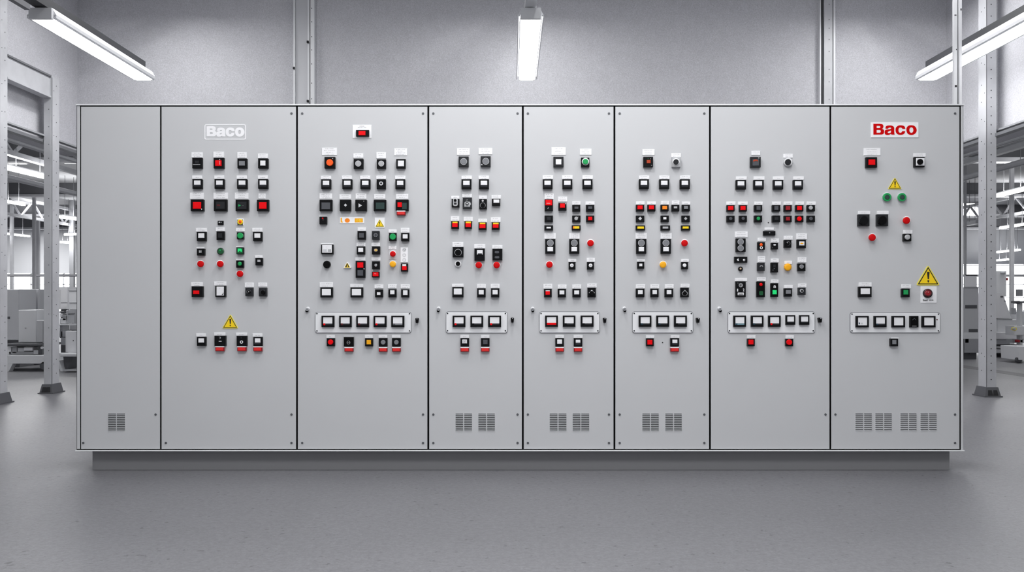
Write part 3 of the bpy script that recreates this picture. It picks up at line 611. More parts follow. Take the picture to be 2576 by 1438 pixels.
for bx,ft in (((1829,1848.2),('c','dg',1838.6,549.7,4.1,.008)),((1860.4,1879.3),('c','dg',1870,549.3,4.1,.008)),((1898.2,1917.5),('c','gn',1908.3,549.3,4.5,.008)),((1943.4,1963),('r','dk',1948.7,546,1958.5,553.6,.003)),
   ((1973.2,1992),('r','dr',1977.5,545.4,1987.6,554.6)),((2002,2021.4),('c','red',2011.6,549.9,5.7,.012)),((2031,2050.5),('c','dg',2040.7,549.7,4.6,.008))):
    dev(6,'b',(bx[0],542,bx[1],558.4),(bx[0]-.6,535.5,bx[1]+.6,541.8) if bx[0] in (1898.2,1943.4) else None,ft,pk='pl2')
build(MB().disc(X(1932.7,D),Z(559.7,D),1.4*D/F,D,D-.002,'hole',.0005,n=12),'screw_hole',cabs[6])
dev(6,'i',(1920.8,580.6,1951,591.8),(1922.7,572,1946.4,578.5),('c','gr',1936.2,585.2,1.6,.002),prot=.02)
dev(6,'u',(1852,599.3,1876,633),(1848.6,582.5,1880.5,597),('o','pl2',1863.5,607.9,7.5,6.8,.006),('c','gr',1863.5,607.9,6.9,.007),('o','pl2',1863.5,623.8,7.5,6.8,.006),('c','gr',1863.5,623.8,6.9,.007),rows=3)
dev(6,'i',(1906.6,608.6,1924.5,627.5),(1905.8,598.3,1926.5,606.7),('c','or',1915.3,615,3.8,.006),('o','pl',1915.3,622.8,3.6,2,.003),('c','blk2',1915.3,622.8,2,.004))
dev(6,'s',(1941,610.7,1957.3,626.6),(1939.2,599.4,1959.2,610),('x','pl2',[rrect(1945.8,613.4,1952,617.4,1.9)]),('c','gr',1943.8,623,.8,.002),bk='blk')
dev(6,'s',(1973.4,603.4,1991,622.4),(1971.6,593.3,1993.8,602.8),('o','gr',1983,612,5.2,4.4,.004),('c','blk2',1983,612,4.3,.012),('c','wh',1981.6,610.4,1.5,.0135))
dev(6,'p',(2006,602.5,2027.6,623.8),(2002.7,587.5,2030,602),('r','wh',2010.8,607,2023.8,617,.003),('x','ye',[[(2013.5,610.6),(2021,610.4),(2020.8,612.8),(2013.7,613.4)]]),('n','gr',2013,608,2021,611),rows=3)
dev(6,'s',(1848,645.3,1880.2,660.2),None,('x','wh',[[(1854,652),(1857.4,649.4),(1858,652.5),(1859,655),(1856.6,656),(1854,653.8)]]),('c','wh',1872.2,653.6,2.8,.006),('o','dg',1872.2,653.6,1.2,.6,.0065),prot=.02)
dev(6,'s',(1863.4,675.8,5.8),None,('c','blk2',1863.4,675.8,5,.008),('c','be',1863.4,675.6,2.5,.012),prot=.014,round_=True)
dev(6,'s',(1906.3,660.4,1924,681),(1906,644.7,1925,659.8),('x','lg',[[(1911.2,670.4),(1912.8,667.6),(1918,667.4),(1919.8,670.2),(1918.4,670.6),(1917,669),(1913.8,669),(1912.6,670.8)]]),bk='dk')
dev(6,'s',(1940.2,660.4,1957.5,684.6),(1938.8,650.6,1959,659.8),('r','dg',1946.4,674.2,1950,676.6,.002),('c','gr',1944.8,679.2,1,.002),('r','dk',1945.5,665,1951.5,672.5,.002))
mush(6,1982.2,671.7,8.4,'ye','ye'); plate(cabs[6],(1973,656,1992.3,663.8),'pl')
dev(6,'b',(2007.4,662.3,2026.7,681.4),(2006.4,647,2028.3,660),('o','lg',2017,670,5,4.2,.008),('c','gr',2017,670,4.3,.009))
dev(6,'s',(1851.3,707.7,1876.2,746.8),(1848.6,699,1879.3,706.9),('o','pl2',1863.8,717,4.8,3.9,.004),('o','lg',1863.8,717,2.6,1.8,.004),('L','pl',1854.2,726,1856.8,732.8,'1'),('L','pl',1869,725.4,1872.4,732.4,'2'),('r','pl',1856,735.7,1871.3,742,.002),('n','lg',1853,709.5,1859,713))
o=DEVS[-1]; feat(('L','ink2',1857.8,736.8,1869.6,740.9,'auto'),D-.0282,o)
dev(6,'u',(1904.3,707.7,1924.5,746.8),(1903.7,697.6,1926.2,706.8),('c','red',1914.9,715.3,3.9,.01),('x','g2',[rrect(1909.8,731.6,1919.6,742,2.6)]),bk='blk2')
dev(6,'u',(1940,712.2,1957.8,746.2),(1938.8,703,1958.2,711.6),('x','pl',[[(1946,722.8),(1946.4,718),(1950.2,717),(1951.8,720.6),(1952,723.4),(1946,723.6)],[(1948,722.4),(1950.4,722.4),(1950.4,720.2),(1948,720.2)]]),('r','g3',1943.9,729.4,1954.2,740,.005),bk='blk2')
wsq(6,(1973.4,725,1992.8,745.5),(1972.4,717,1994,724.8),(1977.3,729,1989.9,739),'gr')
dev(6,'s',(2008.9,722.9,2027,741),(2007.1,713,2028.3,722.6),('o','pl2',2017,731,4.5,2.6,.006),('c','blk2',2017.6,731.6,3.1,.008),('c','lg',2016.4,731.6,1.2,.009),bk='dk')
wsq(6,(1880.8,851.6,1899,870.5),(1879,843,1900.4,851),(1883.5,854.2,1895.7,866,.01),'red')
dev(6,'b',(1977.2,852,1995.7,870.5),(1976,843,1997,851.4),('c','red',1986.2,860.5,6.9,.014))

# -- cabinet with the red and white logo sign
y=D-.004; m=MB().cbox(X(2190.5,D),X(2310,D),Z(346,D),Z(308,D),D,y,'pl',.0006)
logo(m,lambda a,b:(X(2185+a/19.815,y),Z(300+b/19.815,y)),y,y-.0012,'logo'); build(m,'logo',cabs[7],'white sign with red logo lettering')
wsq(7,(2179.3,394.9,2206.8,421),(2172.5,372.8,2214.3,391),(2185.6,400.8,2202,414.4),'red',rows=3)
dev(7,'s',(2301.3,394.9,2326.3,419.8),(2297.5,385.5,2328.2,394.6),('r','wh',2305,397.5,2326,416.3,.006),('c','blk2',2315.9,406.4,7.2,.018),bk='blk')
triangle(7,2251.4,445.6,2233.5,2268.8,475.5)
for cx in (2232.3,2270): dev(7,'i',(cx,495.5,12),None,('c','gn',cx,495.5,10.6,.012),('c','g2',cx,495.7,7.2,.0135),('c','gg',cx+.2,495.9,5.4,.0145),bk='pl2',prot=.012,round_=True)
for bx,px,cx in (((2159.4,2187.6),(2158.5,2188.5),2173.7),((2206.4,2234.6),(2205.9,2235),2220.5)):
    dev(7,'s',(bx[0],539,bx[1],568.2),(px[0],530.8,px[1],538.8),('o','dk',cx,553.6,12,11,.003),('c','blk2' if cx>2200 else 'blk',cx,553.6,10.8,.022),bk='dk')
mush(7,2281.8,554,8.8); mush(7,2195.4,596.8,8.8)
dev(7,'b',(2274,588,2293,606.3),(2272.4,578.7,2295,587.8),('c','sv',2284,596,6.5,.014),('c','lg',2284.4,596.4,4.6,.015))
triangle(7,2335,666,2304.4,2365,717.3)
dev(7,'p',(2161.2,721,2193,746.8),(2160,710.6,2192.3,720.6),('r','wh',2165.4,725,2188.7,739.6,.002))
wsq(7,(2269.7,725.7,2289,747),(2267.3,715.5,2291.4,725.2),(2273.7,729,2285.2,740.5),'gn')
y=D-.003; m=MB().cbox(X(2315.8,D),X(2356,D),Z(761.3,D),Z(720,D),D,y,'pl',.0005)
font_mesh(m,'Baed',X(2322,y),X(2333.5,y),Z(757,y),Z(752.2,y),y-.0006,'ink2',.02); font_mesh(m,'cink',X(2337.5,y),X(2348.7,y),Z(756,y),Z(752.4,y),y-.0006,'ink2',.02)
build(m,'sticker',cabs[7],'white square sticker behind the large red button')
dev(7,'e',(2335.4,737.4,11.2),None,('c','vdr',2335,736.8,9.6,.008),('c','dr',2335.2,737.2,6.4,.022),('c','pl2',2335.4,734.4,1.3,.0235),bk='blk2',prot=.02,round_=True)
wsq(7,(2241,851.3,2259.7,870.5),(2241,849,2260,851.2),(2245.5,854.8,2255.3,865.4),'gr')

# -- meter strips, locks, handles, vents, screws
def meter(ci,x0,x1,y0,y1,style):
    yp=D-.008; yf=yp-.02; w=x1-x0; h=y1-y0
    m=MB().frame((X(x0,yf),X(x1,yf),Z(y1,yf),Z(y0,yf)),(X(x0+.135*w,yf),X(x1-.135*w,yf),Z(y1-.18*h,yf),Z(y0+.13*h,yf)),yp,yf,yf+.005,'blk')
    o=build(m,'panel_meter',cabs[ci],'square meter with white face in a black frame')
    yc=yf+.005
    fx0,fx1,fy0,fy1=x0+.135*w,x1-.135*w,y0+.13*h,y1-.18*h
    R=lambda a,b,c,d,k,dy,n:build(MB().cbox(X(a,yc),X(c,yc),Z(d,yc),Z(b,yc),yc+.0005,yc-dy,k,.0003),n,o)
    full=style in('plain','code')
    R(fx0,fy0,fx1,fy1 if full else y0+.68*h,'wh',.001,'dial_face')
    if style=='code': R(fx0+1.5,fy1-7,fx0+4.5,fy1-2.5,'nv',.0015,'print'); R(fx0+7,fy1-6.5,fx0+12,fy1-2.5,'pl2',.0015,'print')
    if style in ('red','dred','dark','teal','grey','darkblue'):
        R(fx0,y0+.69*h,fx1,fy1,{'grey':'gr','teal':'cy'}.get(style,'dk'),.0012,'scale_strip')
        R(fx0+.06*w,y0+.72*h,fx1-.02*w,y0+.735*h,'lg',.0016,'scale_line')
        k={'red':'red','dred':'vdr','dark':'blk2','teal':'nv','grey':'dg','darkblue':'nv'}[style]
        if style in('red','dred'): build(MB().disc(X(fx0+.1*w,yc),Z(y0+.755*h,yc),.085*w*yc/F,yc+.0005,yc-.003,k,.0005,n=18),'marker',o)
        else: R(fx0+.02*w,y0+.71*h,fx0+.17*w,fy1-.5,k,.0018,'marker')
    if style=='redband': R(fx0,y0+.64*h,fx1,fy1,'red',.0016,'scale_strip')
    if style=='rock': R(fx0,y0+.66*h,fx1,y0+.8*h,'dk',.0015,'scale_strip')
    return o
def strip(ci,x0,y0,x1,y1,sc,meters):
    y=D-.008
    m=MB().poly([[(X(a,y),Z(b,y)) for a,b in rrect(x0+1,y0+1.5,x1-1,y1-1,5)]],y+.002,y,'ip')
    m.poly([[(X(a,y),Z(b,y)) for a,b in rrect(x0,y0,x1,y1,5.6)]],D,y+.0015,'gr')
    o=build(m,'instrument_plate',cabs[ci],'pale plate carrying a row of meters')
    for a in (sc[0],sc[2]):
        for b in (sc[1],sc[3]):
            build(MB().disc(X(a,y),Z(b,y),1.7*y/F,y+.001,y-.003,'dk',.0008,n=14),'screw',o)
    for q in meters: meter(ci,*q)
strip(2,792.7,784,1034.7,837,(797.4,788.4,1030.2,831.8),[(808.5,840.4,793.6,822.3,'red'),(852.9,884,793.6,822.3,'dred'),(896,927.8,793.6,822.3,'dred'),(939.6,971.9,793.6,822.3,'red'),(984.2,1016.7,793.6,822.3,'grey')])
strip(3,1121.7,783,1276.3,837.3,(1126,787.8,1271.2,831.4),[(1138.6,1170.5,793.4,822,'red'),(1183.4,1215.3,793.4,822,'dark'),(1228,1260.5,793.4,822,'red')])
strip(4,1356.7,783,1508.5,837,(1361,787.9,1504,831.6),[(1371.4,1403.4,793.2,821.6,'redband'),(1416,1447.5,793.2,821.6,'dark'),(1461,1493.3,793.2,821.6,'dark')])
strip(5,1590.7,783,1743.6,837,(1595.4,787.9,1739,831.6),[(1607.4,1638.8,793.2,821.6,'darkblue'),(1651.7,1683.5,793.2,821.6,'darkblue'),(1696.2,1728.2,793.2,821.6,'dark')])
strip(6,1831,783,2050.2,837.4,(1835,788,2045.7,831.5),[(1845.7,1877,793.2,821.7,'teal'),(1890,1921,793.2,821.7,'darkblue'),(1933.4,1964.3,793.2,821.7,'red'),(1977.4,2000.9,792.4,816.7,'rock'),(2011.7,2036.4,792.4,816.7,'rock')])
strip(7,2138.7,785.2,2365.4,836.7,(2143.2,789.6,2360.5,831.7),[(2154.2,2186,794.2,823,'code'),(2199.7,2230.7,794.2,822.5,'darkblue'),(2244.8,2277.3,794.2,823,'plain'),(2320.5,2354,794.2,823,'plain')])
yp=D-.008; yf=yp-.02
o=build(MB().cbox(X(2289.9,yf),X(2311,yf),Z(823,yf),Z(794.2,yf),yp,yf,'blk'),'selector_switch',cabs[7],'black switch with chevron between the meters')
for f in (('r','blk2',2293,797,2308.5,819,.003),('x','dg',[[(2294.8,804.6),(2300.6,799.8),(2305.2,804.4),(2304.4,805),(2300.5,801.2),(2295.6,805.2)]]),('r','lg',2294.8,819.2,2306,820.6,.002)): feat(f,yf if f[0]!='x' else yf-.003,o)
build(MB().disc(X(2357,yp),Z(803.5,yp),1.5*yp/F,yp+.001,yp-.003,'vdr',.0005,n=12),'indicator_dot',cabs[7])
for ci,lx,ly in ((2,772.4,778),(3,1102.6,777.6),(4,1340.2,777.8),(5,1571.6,777.4),(6,1811.6,777.6)):
    y=D-.03; m=MB().disc(X(lx,y),Z(ly,y),3.9*y/F,D,y,'ch',.002,n=20).disc(X(lx,y),Z(ly-2.2,D),4.4*y/F,D,D-.008,'wh',.001,n=20)
    m.disc(X(lx,y),Z(ly,y),1.8*y/F,y+.001,y-.001,'gr',.0003,n=12); m.disc(X(lx,D),Z(ly+3.6,D),3.4*y/F,D,D-.014,'blk2',.001,n=16)
    build(m,'door_lock',cabs[ci],'round chrome door lock')
for ci,hx,hy in ((2,1048.7,806),(3,1289,805),(4,1521.6,805.5),(5,1756.5,805.5),(6,2064.4,805)):
    y=D-.035; m=MB().poly([[(X(hx+a,y),Z(hy+b,y)) for a,b in ((-4.2,-5),(-2,-6.5),(2,-6.5),(4.2,-5),(3.2,3),(2.6,6),(-2.6,6),(-3.2,3))]],D,y,'blk2')
    o=build(m,'door_handle',cabs[ci],'small black door handle'); build(MB().disc(X(hx+.4,y),Z(hy-4.3,y),1.5*y/F,y+.001,y-.003,'ch',.001,n=14),'key_barrel',o)
def vent(ci,x0,xm0,xm1,x1,y0=1039.8,y1=1082.8,n=10):
    m=MB(); step=(y1-y0)/(n-.35)
    for a,b in ((x0,xm0),(xm1,x1)):
        for q in range(n):
            yy=y0+q*step
            m.box(X(a,D),X(b,D),D-.0006,D+.001,Z(yy+1.8,D),Z(yy,D),'hole')
            xa,xb=X(a,D),X(b,D); zt,zb=Z(yy+1.9,D),Z(yy+4.0,D)
            m.add([(xa,D-.0055,zt),(xb,D-.0055,zt),(xb,D,zb),(xa,D,zb),(xa,D,zt),(xb,D,zt)],[(0,1,2,3),(0,4,5,1),(0,3,4),(1,5,2)],'rim')
    build(m,'vent_louvre',cabs[ci])
vent(0,272.3,292,294,314.4)
vent(3,1146.2,1165,1167.7,1187.3); vent(3,1203.5,1222.6,1225.2,1244.8)
vent(4,1383,1402.4,1405,1424.8); vent(4,1440.8,1460,1462.3,1482)
vent(5,1616,1635,1637.5,1657); vent(5,1673.8,1693,1695.5,1714.8)
for a in ((2152,2171,2173.7,2192.8),(2202,2221,2224,2243),(2265.3,2283.8,2286.5,2305.4),(2315.6,2334.3,2337,2356)): vent(7,*a,1039.6,1082,9)
for sx,sy in ([(x,285) for x in (733,760,1064,1090,1302,1328,1532,1559,1772,2403)]+[(x,1042) for x in (391,733,1064,1090,1302,1328,1532,1559,1772,2077,2102,2403)]+[(x,1113.5) for x in (209,417,733,760,1064,1090,1302,1328,1532,1559,1772,2403)]):
    ci=max(i for i in range(8) if CAB[i][1]<=sx); y=D-.004
    m=MB().disc(X(sx,y),Z(sy,y),2.9*y/F,D,y,'screw',.001,n=16); m.box(X(sx-2,y),X(sx+2,y),y-.0006,y+.001,Z(sy+.4,y),Z(sy-.4,y),'dg')
    build(m,'door_screw',cabs[ci])

# ---------------------------------------------------------------- steel columns
def perf(mb,x,y,z0,z1,step,face,r=.0048):
    z=z0+step*.5
    while z<z1:
        if face=='f': mb.box(x-r,x+r,y-.002,y+.001,z-r,z+r,'hole')
        else: mb.box(x-.002,x+.002,y-r,y+r,z-r,z+r,'hole')
        z+=step*random.choice((1,1,1,.8,1.3))
def foot(x,y,w,d,parent):
    m=MB(); h=.1; o=.035
    m.box(x-w/2-o-.015,x+w/2+o+.015,y-d/2-o-.015,y+d/2+o+.015,0,.014,'foot')
    b=[(x-w/2-o,y-d/2-o,.014),(x+w/2+o,y-d/2-o,.014),(x+w/2+o,y+d/2+o,.014),(x-w/2-o,y+d/2+o,.014)]
    t=[(x-w/2-.015,y-d/2-.015,.014+h),(x+w/2+.015,y-d/2-.015,.014+h),(x+w/2+.015,y+d/2+.015,.014+h),(x-w/2-.015,y+d/2+.015,.014+h)]
    m.add(b+t,[(4,5,6,7)]+[(i,(i+1)%4,4+(i+1)%4,4+i) for i in range(4)],'foot')
    for s in (-1,1):     # open pockets between the gussets
        a=x+s*(w*.28); m.add([(a-.03,y-d/2-o-.003,.018),(a+.03,y-d/2-o-.003,.018),(a+.022,y-d/2-.022,.08),(a-.022,y-d/2-.022,.08)],[(0,1,2,3)],'hole')
    return build(m,'base_foot',parent,'dark flared base foot')
def column_mesh(x,y0,y1,w,z1,inner):
    m=MB(); s=inner
    m.box(x-w/2,x+w/2,y0,y1,.08,z1,'steel')
    xs=x+s*w/2
    m.box(xs-.003,xs+.003,y0+.012,y0+.03,.1,z1-.02,'steeld')
    perf(m,xs,y0+.13,.15,z1-.05,.17,'s'); perf(m,xs,y0+.07,.2,z1-.05,.3,'s',.0038)
    perf(m,x+.2*w*s,y0,.2,z1-.05,.21,'f',.0042)
    return m
fr=thing('steel_frame',(-5.58,10.5,0),'perforated grey steel portal frame with crossbeam at far left','steel frame')
c=build(column_mesh(-5.58,9.85,10.03,.09,5.5,1),'column',fr); foot(-5.58,9.94,.09,.18,c)
c=build(column_mesh(-5.58,10.98,11.18,.085,3.82,1),'column',fr); foot(-5.58,11.08,.085,.2,c)
m=MB().box(-5.62,-5.55,10.03,10.98,3.57,3.80,'steel').box(-5.64,-5.53,10.03,10.98,3.80,3.82,'steeld').box(-5.64,-5.53,10.03,10.98,3.55,3.57,'steel'); build(m,'crossbeam',fr)
rc=thing('steel_column',(5.56,10.7,0),'perforated grey steel column on a dark flared foot at far right','column')
m=MB().box(5.505,5.615,10.6,10.79,.08,5.6,'steel'); perf(m,5.555,10.6,.15,5.5,.105,'f',.0055); perf(m,5.505,10.72,.2,5.5,.2,'s'); perf(m,5.505,10.65,.3,5.5,.33,'s',.0038)
m.box(5.5,5.506,10.6,10.606,.1,5.5,'steeld')
c=build(m,'column_shaft',rc); foot(5.56,10.695,.11,.19,rc)

def clamp(mb,x,y,z): mb.box(x-.012,x+.012,y-.02,y+.01,z-.014,z+.014,'hole')
d=12.0
t=thing('wall_column',(X(768,d),d,0),'steel wall column with pale flanges, behind the cabinets left of centre','column')
build(MB().box(X(745,d),X(776,d),d-.02,YW,0,5.6,'mc1'),'web',t)
m=MB().box(X(740,d),X(744.5,d),d-.05,YW,0,5.6,'steel2'); clamp(m,X(742,d),d-.05,Z(174,d)); build(m,'flange',t)
m=MB().box(X(775.5,d),X(780,d),d-.04,YW,0,5.6,'steel2').box(X(780,d),X(783,d),d-.03,YW,0,5.6,'steeld'); clamp(m,X(777,d),d-.06,Z(109,d)); clamp(m,X(777,d),d-.06,Z(257,d)); build(m,'flange',t)
m=MB().box(X(783,d),X(792.5,d),d-.05,YW,0,5.6,'steel2'); 
for py in (26,60,97,130,165,213,252): m.box(X(787,d),X(788.5,d),d-.092,d-.08,Z(py+1,d),Z(py-1,d),'hole')
build(m,'perforated_strut',t,'white perforated strut')
t=thing('wall_column',(X(2080,d),d,0),'steel wall column with one pale edge, behind the cabinets at right','column')
build(MB().box(X(2060,d),X(2062.5,d),d-.04,YW,0,5.6,'steel2'),'flange',t)
build(MB().box(X(2062.5,d),X(2070,d),d-.02,YW,0,5.6,'rail'),'web',t)
m=MB().box(X(2070,d),X(2091,d),d-.05,YW,0,5.6,'steel')
for py in (14,52,74,102,132,177,208,252): m.box(X(2081.5,d),X(2083,d),d-.052,d-.04,Z(py+1.2,d),Z(py-1.2,d),'hole')
build(m,'perforated_strut',t)
build(MB().box(X(2093.5,d),X(2098,d),d-.05,YW,0,5.6,'steel2'),'flange',t)
d=9.4
t=thing('slim_post',(X(2409,d),d,0),'slim white double post in front of the right ceiling lamp','post')
m=MB().box(X(2400.5,d),X(2408.5,d),d,d+.04,0,5.6,'steel2'); m.box(X(2402,d),X(2407,d),d-.002,d+.001,Z(219,d),Z(214,d),'hole'); m.box(X(2405,d),X(2407,d),d-.002,d+.001,Z(126,d),Z(123,d),'hole'); m.box(X(2401,d),X(2406,d),d-.002,d+.001,Z(39,d),Z(37,d),'hole'); build(m,'post_rail',t)
build(MB().box(X(2408.5,d),X(2412.5,d),d+.02,d+.04,0,5.6,'steeld'),'post_web',t)
m=MB().box(X(2412.5,d),X(2418.5,d),d-.01,d+.04,0,5.6,'steel2'); m.box(X(2415,d),X(2417.5,d),d-.012,d,Z(27,d),Z(22,d),'hole'); build(m,'post_rail',t)

# ---------------------------------------------------------------- ceiling lamps
POWER={'lampI':75,'lampE':7,'lampF':36,'lampG':62,'lampH':46,'lampB':80,'lampJ':62,'lampK':17}
for k in POWER: M[k].cycles.emission_sampling='NONE'
def lamp_light(parent, loc, w, l, L, size_scale=1.0):     # the light the diffuser gives off, shining down from its face; also used for added uplights
    a=bpy.data.lights.new('lamp_glow','AREA'); a.shape='RECTANGLE'; a.size=w; a.size_y=l; a.energy=L*math.pi*w*l
    o=bpy.data.objects.new('lamp_glow',a); C.objects.link(o); p=WL[parent.name]; o.parent=parent
    o.location=(loc[0]-p[0],loc[1]-p[1],loc[2]-p[2]); return o
def strip_light(xc,y0,y1,z,w,label,em='lampE',railm='rail',rail_to=6.2,group='long ceiling lamps of the main bay',hang=None):
    t=thing('strip_light',(xc,(y0+y1)/2,z),label,'ceiling lamp',group)
    h=w/2
    # diffuser: shallow trough with slanting sides
    a=[(xc-h*.72,z+.045),(xc-h*.62,z),(xc+h*.62,z),(xc+h*.72,z+.045)]
    m=MB().add([(x,y,q) for y in (y0,y1) for x,q in a],[(0,1,5,4),(1,2,6,5),(2,3,7,6),(0,3,2,1),(4,5,6,7)],em); build(m,'diffuser',t,'lit white diffuser')
    lamp_light(t,(xc,(y0+y1)/2,z-.003),h*1.2,y1-y0-.01,POWER[em])
    m=MB().add([(x,y,q) for y in (y0-.01,y1+.01) for x,q in ((xc-h,z+.045),(xc+h,z+.045),(xc+h*.7,z+.11),(xc-h*.7,z+.11))],[(0,1,2,3),(4,7,6,5),(0,4,5,1),(1,5,6,2),(2,6,7,3),(3,7,4,0)],'house'); build(m,'housing',t)
    for s in (-1,1):
        build(MB().bar((xc+s*h*.99,y0-.02,z+.028),(xc+s*h*.99,y1,z+.028),.008,.034,'steel2').bar((xc+s*h*.84,y0-.02,z+.02),(xc+s*h*.84,y1,z+.02),.006,.03,'steel2').box(xc+s*h*.84-.003 if s>0 else xc+s*h*.99,xc+s*h*.99 if s>0 else xc+s*h*.84+.003,y0-.02,y0,z+.034,z+.045,'steel2'),'side_louvre',t)
    build(MB().box(xc-h*.8,xc+h*.8,y0-.05,y0-.01,z-.002,z+.10,'house'),'end_cap',t)
    build(MB().box(xc-h*.8,xc+h*.8,y1+.01,y1+.03,z+.01,z+.10,'house'),'end_cap',t)
    if rail_to is not None:
        build(MB().box(xc-h*.45,xc+h*.45,rail_to,y1-.1,z+.11,z+.2,railm),'mounting_rail',t)
    if hang:
        for yy in ((y0+.3,y1-.3) if rail_to is None else (6.5,7.9)): build(MB().tube([(xc,yy,z+.11),(xc,yy,hang+.02)],.006,'steeld'),'suspension_rod',t)
    return t
LZ=3.765
strip_light(-4.43,8.63,11.0,LZ,.27,'long lit strip lamp hanging at upper left of the wall',hang=5.6)
strip_light(.177,8.63,11.0,LZ,.24,'long lit strip lamp hanging at upper centre of the wall',railm='house',hang=5.6)
strip_light(4.99,8.63,11.0,LZ,.27,'long lit strip lamp hanging at upper right, behind the slim post',hang=5.6)
# thin cable rail beside the left lamp
z=Z(25,8.3); tag(build(MB().box(X(62,8.3),X(76,8.3),5.2,8.3,z,z+.05,'steeld'),'cable_rail'),'thin grey cable rail beside the upper left lamp','rail')
# unseen row put over the aisle to light the cabinet fronts; added high lamps (out of frame above)
for x,l in ((-1.85,'left'),(.08,'middle'),(1.8,'right')):
    strip_light(x,4.05,5.25,3.9,.27,f'{l} unseen strip lamp over the aisle in front of the cabinets',em='lampG' if l=='middle' else 'lampF',rail_to=None,group='aisle lamps above the view',hang=5.6)
for x,l in ((-4.2,'left'),(.1,'middle'),(4.6,'right')):
    strip_light(x,9.8,11.15,4.86,.3,f'{l} added high fill lamp close under the ceiling by the back wall',em='lampH',rail_to=None,group='added high lamps above the view',hang=5.6)  # unseen lamps added to brighten the back wall towards its lower part
for x,l in ((-3.0,'left'),(.6,'middle'),(3.9,'right')):
    strip_light(x,8.0,9.3,5.42,.3,f'{l} added high fill lamp flush under the ceiling behind the cabinet tops',em='lampI',rail_to=None,group='added high lamps above the view',hang=5.6)  # unseen row added to lift the wall top and viewer-facing steel
for x,l in ((-1.3,'left'),(.15,'middle'),(1.6,'right')):
    strip_light(x,1.2,2.5,4.2,.27,f'{l} added fill lamp of the second aisle row, farther from the cabinets',em='lampJ',rail_to=None,group='aisle lamps above the view')  # unseen row added to even out light on the lower cabinet fronts
for x,y,l in ((-7.6,9.6,'front left'),(-9.6,12.4,'rear left'),(7.6,9.6,'front right'),(9.9,14.0,'rear right')):
    strip_light(x,y,y+1.4,4.05,.5,f'{l} added fill lamp under the side hall ceiling near the portal columns',em='lampK',rail_to=None,group='added side hall lamps above the view',hang=4.37)  # unseen lamps added to brighten the fronts of the hall machines
def hall_lamp(px0,py0,px1,py1,z,label,w=.1,em='lampB'):
    d0=(z-CAMZ)*F/(HY-py0); d1=(z-CAMZ)*F/(HY-py1)
    a=Vector((X(px0,d0),d0,z)); b=Vector((X(px1,d1),d1,z))
    t=thing('hall_lamp',tuple((a+b)/2),label,'ceiling lamp','hanging tube lamps of the side halls')
    build(MB().bar(a,b,w,w*.55,em),'tube',t)
    if em=='lampB':
        lo=lamp_light(t,((a+b)/2-Vector((0,0,w*.3+.004))),w,(b-a).length,POWER['lampB']); lo.rotation_euler=(0,0,math.atan2(b.y-a.y,b.x-a.x)-math.pi/2)
        up=lamp_light(t,((a+b)/2+Vector((0,0,w*.62))),w*.7,(b-a).length,POWER['lampB']*1.0); up.rotation_euler=(0,math.pi,math.atan2(b.y-a.y,b.x-a.x)-math.pi/2)  # added uplight above the housing to brighten the hall ceiling

    u=Vector((0,0,w*.4)); build(MB().bar(a+u,b+u,w*.8,w*.25,'house'),'housing',t)
    for f in (.25,.75): p=a.lerp(b,f); build(MB().tube([p+u,(p.x,p.y,4.42)],.006,'steeld',6),'suspension_rod',t)
hall_lamp(8,419,129,448,3.3,'brightest long tube lamp between the two left frame columns',.11)
hall_lamp(8,505,60,515,3.3,'second tube lamp below the brightest one in the left hall',.08)
hall_lamp(8,587,73,594,3.3,'low far tube lamp at left edge of the left hall',.09)
hall_lamp(152,545,196,551,3.3,'thick tube lamp beside the left cabinet edge',.12)
hall_lamp(164,590,196,589,3.25,'thin distant tube lamp below the thick one by the cabinet',.1)
hall_lamp(151,609,176,609.5,3.2,'short farthest tube lamp right of the frame column',.12)
hall_lamp(2505,493,2590,472,3.3,'long bright tube lamp right of the right column',.11)
hall_lamp(2518,573,2590,562,3.2,'second long tube lamp lower in the right hall',.1)
hall_lamp(2510,634,2541,630.5,3.0,'small distant tube lamp just left of the thin far column',.11)
hall_lamp(2549,630,2564,628,3.0,'tiny distant tube lamp just right of the thin far column',.11)
hall_lamp(2506,655,2540,652,2.9,'lowest distant tube lamp in the right hall',.11)
hall_lamp(2432,565,2460,559,3.2,'dull short lamp between the cabinet and right column',.12,'house')
# flat square lamps
def flat_lamp(px,py,w,l,label,z=4.36):
    d=(z-CAMZ)*F/(HY-py); x=X(px,d)
    t=thing('flat_lamp',(x,d,z),label,'ceiling lamp','flat square lamps under the hall ceilings')
    build(MB().box(x-w/2,x+w/2,d-l/2,d+l/2,z-.015,z,'lampB'),'diffuser',t)
    lamp_light(t,(x,d,z-.02),w,l,40)
    build(MB().box(x-w/2-.03,x+w/2+.03,d-l/2-.03,d+l/2+.03,z-.008,z+.04,'house'),'frame',t)
flat_lamp(30,408,.5,.4,'flat lamp above the brightest tube, near the left column')
flat_lamp(84,405,.5,.4,'flat lamp above the brightest tube, near the middle')
flat_lamp(24,485,.7,1.2,'flat lamp at the edge of the near left column')
flat_lamp(30,562,1.2,2.2,'distant flat lamp low at the left edge')
flat_lamp(180,405,.6,.6,'flat lamp just left of the cabinet top corner')
flat_lamp(112,487,.5,.6,'small flat lamp left of the frame column')
flat_lamp(2436,514,1.0,.8,'flat lamp between the cabinet and the right column')

